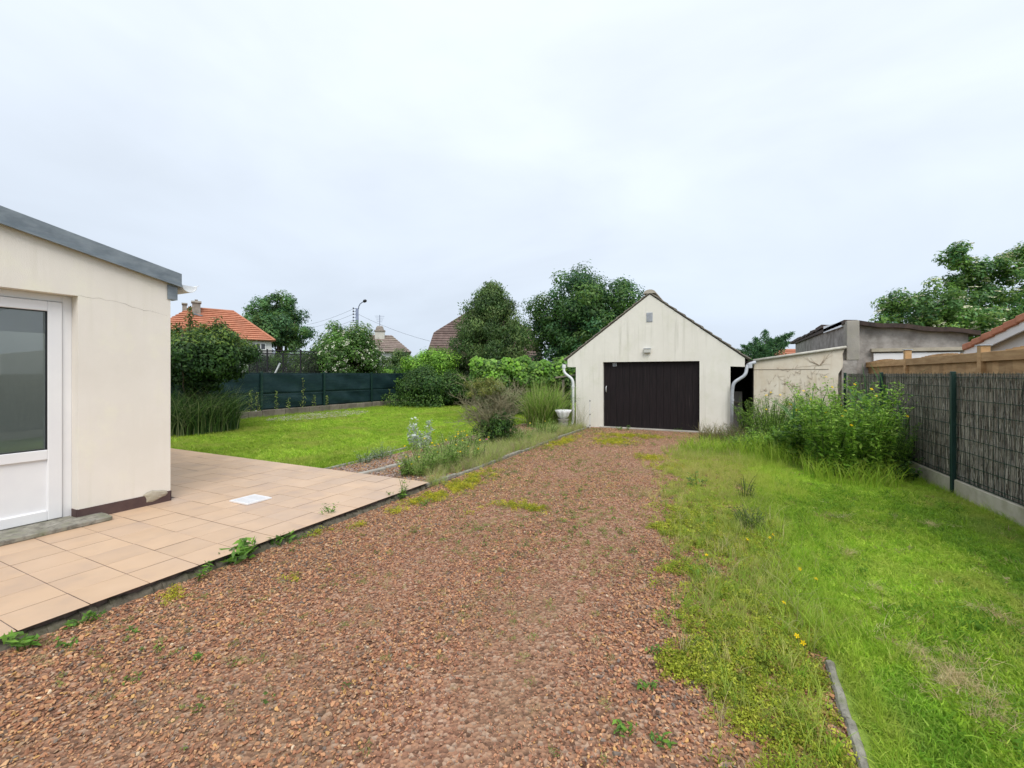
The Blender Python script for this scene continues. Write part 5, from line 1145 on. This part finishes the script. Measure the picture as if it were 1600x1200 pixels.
# moss and stray weeds: patches on the drive
def patches(specs, dens):
    out = []
    for cx, cy, rx, ry in specs:
        n = int(dens*rx*ry*3.14); a = rng.random(n)*6.283; r_ = rng.random(n)**.75*rng.uniform(.6, 1.3, n); out.append(np.stack([cx+np.cos(a)*r_*rx, cy+np.sin(a)*r_*ry], 1))
    q = np.concatenate(out); keep_ = (fbm(q[:, 0], q[:, 1], 4.5, 61) > .36) & (fbm(q[:, 0], q[:, 1], 12, 63) > .38); return q[keep_]
def gp2(px, py, rx, ry): a = gr(px, py); return (a.x, a.y, rx, ry)
q = patches([gp2(688, 772, .3, .55), gp2(715, 762, .32, .75), gp2(745, 748, .25, .6), gp2(655, 782, .2, .3), gp2(860, 885, .0, .0), gp2(835, 795, .25, .15), gp2(740, 800, .12, .15), gp2(1018, 716, .35, .4), gp2(1045, 730, .4, .35), gp2(500, 832, .10, .14), gp2(456, 905, .08, .1), gp2(620, 800, .12, .16), gp2(565, 822, .07, .1), gp2(265, 930, .07, .1), gp2(800, 790, .3, .2), gp2(880, 690, .25, 1.2), gp2(960, 690, .5, .7), gp2(270, 935, .09, .1), gp2(985, 682, .9, .4)], 480)
field('yellow_moss', 'bright yellow-green moss patches on the gravel drive', 'moss', MOSS_T, q, .7, 1.4, [(.55, .50, .04), (.46, .46, .05), (.33, .37, .04)], None, None, .3, .004, .25)
q = uni(2600, -3.75, .2, 1., 12.8); ok, yc = in_view(q); pk = np.clip((fbm(q[:, 0], q[:, 1], 1.1, 71)-.45)*4, .04, 1)*np.clip(.35+.1*q[:, 1]+.8*(q[:, 0] < -2.7)*1., 0, 1); q = q[ok & (rng.random(len(q)) < pk)]
field('drive_weeds', 'tiny weed sprigs scattered through the gravel drive', 'weed', WEED_T, q, .3, .8, [(.16, .26, .05), (.23, .3, .07), (.12, .2, .05), (.32, .3, .1)], None, None, .3, .006)
q = uni(9500, -3.75, -.4, 1., 12.9); ok, yc = in_view(q); pk = np.clip((fbm(q[:, 0], q[:, 1], .9, 75)-.36)*3, .05, 1)*np.clip(.15+.1*q[:, 1], 0, 1); q = q[ok & (rng.random(len(q)) < pk)]
field('drive_grass', 'thin dry grass sprouting through the gravel drive', 'grass', LAWN_T, q, .35, .8, [(.36, .36, .13), (.5, .43, .22), (.26, .32, .09), (.46, .36, .2)], None, None, .3, .004)
# dried mowings on the side lawn
def streak(pts, n, wdt):
    out = []
    for (a, b2) in zip(pts[:-1], pts[1:]):
        A_, B_ = gr(*a), gr(*b2); t_ = rng.random(n); out.append(np.stack([A_.x+(B_.x-A_.x)*t_+rng.normal(0, wdt, n), A_.y+(B_.y-A_.y)*t_+rng.normal(0, wdt, n)], 1))
    q = np.concatenate(out); return q[(fbm(q[:, 0], q[:, 1], 3.2, 81) > .44) & (fbm(q[:, 0], q[:, 1], 11, 83) > .42)]
q = np.concatenate([streak([(1385, 945), (1400, 965), (1440, 1010), (1480, 1050), (1510, 1090), (1595, 1170)], 95, .085), streak([(1280, 812), (1300, 815)], 60, .06), streak([(1410, 815), (1440, 824), (1490, 828)], 60, .06), streak([(1480, 910), (1495, 915)], 40, .04), streak([(1540, 960), (1600, 1000)], 70, .04), streak([(1370, 930), (1385, 945)], 40, .04), streak([(1320, 870), (1330, 880)], 30, .04), streak([(1270, 790), (1330, 820)], 40, .08)])
field('dry_mowings', 'dry straw-coloured mowings strewn on the side lawn', 'straw', STRAW_T, q, .4, 1.0, STRAWC, None, None, .45, .05)
# grass hugging the fence foot, kerbs and walls
q = np.concatenate([np.stack([np.interp(y_, [2.7, 12.6], [2.82, 2.4])+rng.normal(0, .06, len(y_)), y_], 1) for y_ in [rng.uniform(4, 12.5, 900)]] + [np.stack([rng.normal(XF+.25, .1, 1500), rng.uniform(8, 18.5, 1500)], 1), np.stack([rng.normal(-6.15, .08, 500), rng.uniform(5.1, 12, 500)], 1), np.stack([rng.uniform(.56, .66, 160), rng.uniform(1.2, 4.2, 160)], 1)])
field('edge_grass', 'longer grass left standing along fence feet and edgings', 'grass', LONG_T, q, .3, .65, GREEN, None, None, .2)

# ------------------------------------------------------------------ individual plants
def flowers(parent, pts, r_, colr, petals=6, name='flower_heads'):
    pts = np.asarray(pts, float); n = len(pts); pc = np.repeat(pts, petals, 0); a = np.tile(np.arange(petals)*2*np.pi/petals, n)+np.repeat(rng.random(n)*6, petals)
    off = np.stack([np.cos(a)*r_*.55, np.sin(a)*r_*.55, np.full(len(a), .1*r_)], 1); O = np.array(org(parent))
    d = unit(off); s = np.cross(d, np.array([0, 0, 1.])); W = r_*.55
    tiltv = np.repeat(unit(np.array([ST*.5, -CT*.5, .8])+rng.normal(size=(n, 3))*.3), petals, 0)
    e1 = unit(np.cross(tiltv, np.array([.2, 1, .1]))); e2 = np.cross(tiltv, e1)
    D = e1*np.cos(a)[:, None]+e2*np.sin(a)[:, None]; S = np.cross(tiltv, D); q = pc-O
    v = np.stack([q, q+D*r_*.6+S*W*.5, q+D*r_, q+D*r_*.6-S*W*.5], 1).reshape(-1, 3)
    return link(name, np_mesh(name, v, np.arange(len(v)).reshape(-1, 4), np.repeat(np.array(colr)*rng.uniform(.85, 1.1, (len(pc), 1)), 4, 0), FLOWER), parent)
def leafy(name, label, base, rad, H_, nst, nlf, L, asp, pal, flow=None, fl_r=.03, nfl=0, lean=.3, cat='weed', group=None, stem=(.10, .16, .04), droop=.15, zmin=.1, sub=0, dome=0.5):
    """upright many-stemmed plant: stems, leaves set along the stems, flower heads at tips"""
    t = thing(name, label, cat, base, group); bs = disc(nst, base, rad*.7); az = np.arctan2(bs[:, 1]-base[1], bs[:, 0]-base[0])+rng.normal(0, .5, nst)
    dist = np.hypot(bs[:, 0]-base[0], bs[:, 1]-base[1])/max(rad, .01); hh = H_*rng.uniform(.5, 1.15, nst)*(1-dome*dist**2); ln = lean*rng.uniform(.2, 1.2, nst)
    u_at = lambda i, u: np.stack([bs[i, 0]+np.cos(az[i])*hh[i]*ln[i]*u**2, bs[i, 1]+np.sin(az[i])*hh[i]*ln[i]*u**2, base[2]+hh[i]*u*(1-.2*ln[i]*u**2)], 1)
    blades('stems', bs, hh, .010+.004*H_, ln, np.tile(np.array([stem]), (nst, 1)), t, curve=1.0, az=az, tipw=.4)
    i = rng.integers(0, nst, nlf); u = rng.uniform(zmin, 1, nlf)**.9; p = u_at(i, u); oa = rng.random(nlf)*6.283; r_ = L*.5*(1.15-.5*u)
    p = p + np.stack([np.cos(oa)*r_, np.sin(oa)*r_, .2*r_], 1); ax = np.stack([np.cos(oa), np.sin(oa), np.full(nlf, .35)], 1)
    nr = unit(np.array([0, 0, 1.])-ax*.25+rng.normal(size=(nlf, 3))*.35)
    leaf_mesh('leaves', p, nr, L*rng.uniform(.6, 1.2, nlf)*(1.15-.5*u), asp, pick(pal, nlf, .25), droop, LEAF, t)
    if nfl:
        j = rng.integers(0, nst, nfl); flowers(t, u_at(j, np.full(nfl, 1.0))+rng.normal(0, .02, (nfl, 3)), fl_r, flow)
    return t
YEL = (.85, .58, .015)
WG = [(.20, .38, .045), (.28, .47, .06), (.36, .54, .1), (.13, .27, .04)]
# the big weedy group on the right, in front of the peeling wall
b = gr(1322, 742); leafy('loosestrife_plant', 'tall leafy plant with yellow flowers in front of the fence corner', V3(b), .72, 1.42, 130, 9000, .12, .32, WG, YEL, .026, 16, .3, dome=.1)
b = gr(1378, 738); leafy('fennel_plant', 'feathery bright green plant against the brushwood fence', V3(b), .62, 1.05, 90, 9000, .075, .2, WG+[(.09, .2, .03)], None, 0, 0, .35)
b = gr(1268, 722); leafy('dock_plant', 'broad-leaved green weed in the middle of the weed group', V3(b), .75, 1.0, 60, 3600, .16, .42, WG+DK[2:], YEL, .03, 5, .35)
b = gr(1222, 708); leafy('weed_clump', 'low bright green weed mat spilling onto the side lawn', V3(b), .75, .5, 80, 4200, .11, .4, WG, None, 0, 0, .6)
b = gr(1195, 688); leafy('mugwort_plant', 'greyish upright weed beside the garage right corner', V3(b), .75, 1.1, 110, 5200, .09, .26, OLV[1:]+WG[:2], YEL, .03, 4, .3)
b = gr(1160, 694); leafy('dry_weed', 'purplish dry seeding weed at the garage corner', V3(b), .7, .55, 60, 1100, .07, .25, [(.20, .15, .12), (.15, .13, .08), (.11, .15, .04), (.26, .2, .17)], None, 0, 0, .5)
b = gr(1290, 690); leafy('weed_clump', 'tall dark green weed behind the yellow-flowered plant', V3(b), .8, 1.25, 90, 5200, .12, .35, WG+DK[2:], YEL, .03, 8, .3)
b = gr(1395, 748); leafy('bramble', 'dark low bramble at the foot of the concrete gravel board', V3(b), .4, .4, 30, 900, .08, .5, DK+WG[:1], None, 0, 0, .8)
for px, py, h_, lab in ((1258, 715, 1.45, 'blue-green iris leaves left of the yellow-flowered plant'), (1378, 722, 1.95, 'iris leaves rising by the second fence post'), (1345, 712, 1.85, 'tall iris leaves behind the yellow-flowered plant'), (1402, 732, 1.6, 'arching iris leaves in front of the brushwood screen')):
    b = gr(px, py); t = thing('iris_plant', lab, 'iris', V3(b)); n_ = 22
    blades('leaves', disc(n_, V3(b), .22), h_*rng.uniform(.6, 1.05, n_), .055, rng.uniform(.08, .55, n_), pick([(.13, .28, .10), (.18, .34, .12), (.1, .22, .08)], n_), t, curve=1.6, seg=7)
for px, py, rad, h_, n_, lab, pal in ((1130, 688, .55, .5, 500, 'dry grass tuft left of the purplish weed', [(.28, .24, .13), (.18, .2, .06)]), (1205, 715, .7, .55, 700, 'bright long grass in front of the weed group', GREEN), (1100, 705, .5, .4, 420, 'green grass tuft at the end of the gravel', GREEN), (1330, 752, .6, .45, 600, 'long grass below the yellow-flowered plant', GREEN),
                               (1250, 728, .5, .5, 420, 'arching grass between dock and lawn', GREEN)):
    b = gr(px, py); t = thing('grass_tuft', lab, 'grass', V3(b)); blades('blades', disc(n_, V3(b), rad), h_*rng.uniform(.5, 1.1, n_), .009, rng.uniform(.2, .9, n_), pick(pal, n_, .25), t)
b = gr(1208, 694); leafy('weed_clump', 'feathery bright weed left of the broad-leaved weed', V3(b), .6, 1.1, 90, 4200, .07, .2, WG, YEL, .025, 5, .3, dome=.2)
b = gr(1180, 706); leafy('weed_clump', 'low green growth reaching towards the garage corner', V3(b), .7, .5, 80, 2600, .08, .3, WG+OLV[1:3], None, 0, 0, .5)
# green bin
bb = at(1232, 640, 11.6)
t = thing('compost_bin', 'dark green plastic bin half hidden by weeds before the shed wall', 'bin', (bb.x, bb.y, 0))
GB = surf('green_plastic', (.012, .06, .05), (.02, .085, .07), 4, .5)
MB().hexa([(bb.x-.2, bb.y-.2, 0), (bb.x+.2, bb.y-.2, 0), (bb.x+.2, bb.y+.2, 0), (bb.x-.2, bb.y+.2, 0), (bb.x-.25, bb.y-.25, .78), (bb.x+.25, bb.y-.25, .78), (bb.x+.25, bb.y+.25, .78), (bb.x-.25, bb.y+.25, .78)]).build('body', GB, t, bevel=.02)
MB().box(bb.x-.27, bb.x+.27, bb.y-.27, bb.y+.27, .782, .83).build('lid', GB, t, bevel=.015)

# bed: half-bare bush, tall grass, silver plant, wild flowers
b = gr(772, 694); t = thing('twiggy_bush', 'half-dead twiggy bush with dark green foot in the flower bed', 'shrub', V3(b))
tw = MB()
def branch(p, d, L_, r_, lev):
    pts = [p]; q = p.copy(); k = 4
    for i in range(k):
        d = (d + Vector((rnd.gauss(0, .16), rnd.gauss(0, .16), rnd.gauss(.03, .12)))).normalized(); q = q + d*L_/k; pts.append(q.copy())
    tw.tube(pts, [r_*(1-.55*i/k) for i in range(k+1)], 4 if lev > 0 else 6, caps=False)
    if lev < 3:
        for _ in range((7, 6, 4)[lev]):
            i = rnd.randint(1, k); s_2 = (d + Vector((rnd.gauss(0, .55), rnd.gauss(0, .55), rnd.gauss(.05, .35)))).normalized(); branch(pts[i], s_2, L_*rnd.uniform(.45, .7), r_*.55, lev+1)
for k in range(12):
    a = k*2*math.pi/12+rnd.uniform(-.2, .2); ev = rnd.uniform(.85, 1.42); branch(Vector((b.x, b.y, .05)), Vector((math.cos(a)*math.cos(ev), math.sin(a)*math.cos(ev), math.sin(ev))), rnd.uniform(.66, .92), .018, 0)
tw.build('twigs', TWIG, t)
n_ = 6000; p, nr, ci, k = clump_cloud((b.x, b.y, .42), (.42, .42, .36), 60, .17, n_, (.5, 1), -.9)
leaf_mesh('green_leaves', p, nr, .05*rng.uniform(.7, 1.3, n_), .5, cols_for(ci, k, DK+MID[:2]), .1, LEAF, t)
n_ = 3400; c_ = (b.x-.2, b.y-.05, 1.28); p, nr, ci, k = clump_cloud(c_, (.46, .46, .24), 36, .14, n_, (.3, 1), -.6)
leaf_mesh('olive_leaves', p, nr, .05*rng.uniform(.6, 1.2, n_), .4, cols_for(ci, k, [(.24, .26, .06), (.3, .31, .08), (.18, .22, .06)]), .1, LEAF, t)
n_ = 2600; p, nr, ci, k = clump_cloud((b.x+.1, b.y, 1.05), (.6, .6, .35), 40, .12, n_, (.5, 1), -.4)
leaf_mesh('withered_leaves', p, nr, .03*rng.uniform(.6, 1.2, n_), .4, cols_for(ci, k, [(.24, .29, .13), (.31, .34, .18), (.18, .25, .09)]), .1, LEAF, t)
b = gr(850, 667); t = thing('reed_clump', 'tall dense clump of green reed grass left of the garage', 'grass', V3(b)); n_ = 3400
blades('blades', disc(n_, V3(b), .5, .5), rng.uniform(.5, 1.62, n_)*rng.uniform(.75, 1.05, n_), rng.uniform(.014, .03, n_), rng.uniform(.1, 1.0, n_)**1.5, pick([(.23, .40, .06), (.31, .48, .09), (.4, .52, .14), (.1, .2, .035), (.42, .44, .18)], n_), t)
n_ = 120; blades('seed_stalks', disc(n_, V3(b), .7), rng.uniform(1.2, 1.75, n_), .008, rng.uniform(.05, .45, n_), pick([(.3, .27, .14), (.24, .22, .1)], n_), t)
b = Vector((-4.1, 12.7, 0)); t = thing('oat_grass', 'wispy oat grass in front of the garage left corner', 'grass', V3(b)); n_ = 60
blades('blades', disc(n_, V3(b), .35, .2), rng.uniform(.5, 1.15, n_), .007, rng.uniform(.2, .6, n_), pick([(.34, .32, .17), (.25, .27, .1)], n_), t)
b = gr(655, 703); t = leafy('silver_thistle', 'pale silver-leaved plant standing in the flower bed', V3(b), .28, .72, 12, 420, .11, .4, [(.48, .54, .44), (.58, .63, .54), (.38, .46, .33)], (.65, .7, .65), .035, 8, .35, cat='plant', stem=(.25, .3, .2))
b = gr(572, 722); leafy('lavender_plant', 'low grey-green lavender beside the lawn edging', V3(b), .22, .25, 26, 320, .05, .25, [(.28, .34, .25), (.36, .42, .32)], None, 0, 0, .6, cat='plant')
b = gr(597, 717); leafy('lavender_plant', 'second lavender tuft towards the silver plant', V3(b), .26, .32, 30, 400, .055, .25, [(.28, .34, .25), (.36, .42, .32)], None, 0, 0, .6, cat='plant')
for px, py, rad, h_, nst, nlf, fl, lab in ((652, 742, .35, .42, 60, 900, 4, 'green weed clump at the terrace corner of the bed'), (690, 735, .4, .5, 70, 1200, 10, 'weed clump with yellow flowers in the bed'), (725, 724, .4, .48, 60, 900, 9, 'taller weed clump dotted yellow before the twiggy bush'),
                                   (668, 722, .35, .45, 50, 700, 3, 'fresh green weeds behind the bed edging'), (740, 705, .4, .5, 50, 600, 3, 'feathery weeds on the lawn side of the bed'), (812, 692, .4, .42, 50, 600, 2, 'pale weeds right of the twiggy bush'), (850, 682, .45, .4, 50, 700, 1, 'low weeds before the reed clump'), (705, 712, .3, .5, 40, 500, 5, 'airy weeds behind the yellow-dotted clump'), (880, 672, .35, .3, 40, 500, 0, 'small weeds near the downpipe')):
    leafy('wildflower_clump', lab, V3(gr(px, py)), rad, h_*1.12, nst, nlf*2, .07, .22, [(.26, .43, .09), (.34, .5, .12), (.19, .33, .06), (.42, .46, .19)], YEL, .02, fl, .4, cat='wildflower', group='weeds in the flower bed')
b = gr(754, 722); leafy('pink_flower', 'single magenta flower among the bed weeds', V3(b), .08, .5, 4, 40, .05, .25, [(.12, .18, .05)], (.5, .06, .24), .03, 1, .2, cat='flower')
bq = []
for px, py, n_, rx in ((690, 732, 900, .5), (735, 718, 900, .5), (800, 700, 900, .5), (835, 685, 800, .5), (870, 676, 600, .4), (765, 712, 700, .4)):
    a = gr(px, py); bq.append(disc(n_//3, (a.x, a.y, 0), rx, rx*1.3)[:, :2])
ks = rng.uniform(5.1, 12.6, 420); ks = ks[fbm(ks, ks*0, 1.3, 29) > .42]; bq.append(np.stack([-3.84+rng.normal(0, .045, len(ks)), ks], 1))
field('bed_grass', 'rough pale grass filling the flower bed', 'grass', LONG_T, np.concatenate(bq), .6, 1.15, [(.36, .47, .12), (.46, .5, .18), (.52, .46, .26), (.4, .33, .23)], [.4, .3, .2, .1], None, .15)
# weeds along the terrace edge
for px, py, rad, h_, n_, L_, lab in ((366, 878, .16, .17, 70, .14, 'large dock weed sprouting at the terrace edge'), (440, 850, .09, .17, 50, .08, 'leafy weed at the terrace edge beyond the dock'), (515, 812, .06, .26, 60, .06, 'upright weed at the terrace edge'), (628, 780, .10, .26, 70, .06, 'bushy weed at the far terrace corner'),
                            (612, 782, .06, .14, 30, .05, 'small weed beside the bushy corner weed'), (660, 790, .10, .09, 50, .045, 'grey-green rosette by the terrace corner'), (310, 905, .09, .13, 36, .07, 'weed tuft left of the large dock'), (40, 1010, .10, .16, 40, .08, 'weed at the near end of the terrace edge'), (130, 975, .09, .09, 40, .06, 'small grassy weed at the terrace edge'), (100, 1012, .07, .05, 30, .04, 'dark weed rosette on the gravel near the terrace'),
                            (205, 990, .05, .04, 24, .035, 'little weed in the gravel left'), (310, 1030, .05, .04, 24, .035, 'little weed in the gravel below the dock'), (975, 1145, .05, .05, 26, .045, 'bright weed rosette near the bottom of the drive'), (1020, 1022, .05, .05, 26, .04, 'weed rosette beside the cushion plants'), (1008, 1078, .05, .06, 26, .045, 'weed sprig low on the drive right side'),
                            (1040, 1165, .06, .05, 26, .045, 'weed rosette nearest the cushion plants'), (975, 672, .25, .18, 60, .08, 'weeds in front of the garage door'), (1058, 674, .15, .12, 36, .06, 'weed tuft at the right of the garage door'), (1090, 762, .12, .3, 40, .09, 'single upright green weed in the yellow grass'),
                            (1098, 900, .14, .10, 90, .05, 'clover patch on the gravel margin')):
    leafy('edge_weed', lab, V3(gr(px, py)), rad, h_, max(4, n_//8), n_, L_, .36, [(.14, .3, .04), (.2, .38, .05), (.11, .22, .045)], None, 0, 0, .7, group='weeds along the drive')
b = gr(1172, 828); leafy('grass_weed', 'dark bushy weed tuft on the side lawn margin', V3(b), .16, .26, 40, 260, .07, .2, [(.10, .14, .04), (.15, .17, .06)], None, 0, 0, .5)
b = gr(1165, 780); leafy('grass_weed', 'taller brownish weed on the lawn margin', V3(b), .12, .34, 20, 120, .06, .2, [(.16, .16, .06), (.2, .17, .08)], None, 0, 0, .3)
# buttercups
for k, (px, py, lab) in enumerate(((1225, 952, 'large buttercup on the lawn margin'), (1255, 1020, 'buttercup low beside the tall grass edge'), (1250, 896, 'buttercup at the edge of the bright lawn'), (1208, 838, 'upper buttercup of the pair on the margin'), (1203, 843, 'lower buttercup of the pair on the margin'), (1104, 872, 'buttercup above the clover patch'), (1245, 1008, 'buttercup among the tall grass'), (1275, 912, 'small buttercup on the lawn'), (1168, 846, 'tiny buttercup near the bushy weed tuft'))):
    a = gr(px, py+16); t = thing('buttercup', lab, 'flower', V3(a), 'buttercups on the lawn margin'); hgt = .05+.16*.3
    MB().tube([(a.x, a.y, 0), (a.x+.01, a.y, .06), (a.x, a.y, .11)], .0018, 4).build('stem', WIRE, t); flowers(t, [(a.x, a.y, .112)], .016, YEL, 5, 'petals')
# tall lawn-margin grass with dark feet
q = []
n_ = 1100; y_ = rng.uniform(3.0, 6.5, n_); x_ = .44+rng.normal(0, .10, n_)-.03*(y_-2.6)
t = thing('margin_grass', 'unmown tall grass strip where the lawn meets the drive', 'grass', (.45, 4, 0), kind='stuff')
blades('blades', np.stack([x_, y_, np.zeros(n_)], 1), rng.uniform(.08, .28, n_), rng.uniform(.003, .006, n_), rng.uniform(.3, 1.2, n_), pick(GREEN+[(.3, .36, .1), (.42, .4, .18)], n_, .25), t)
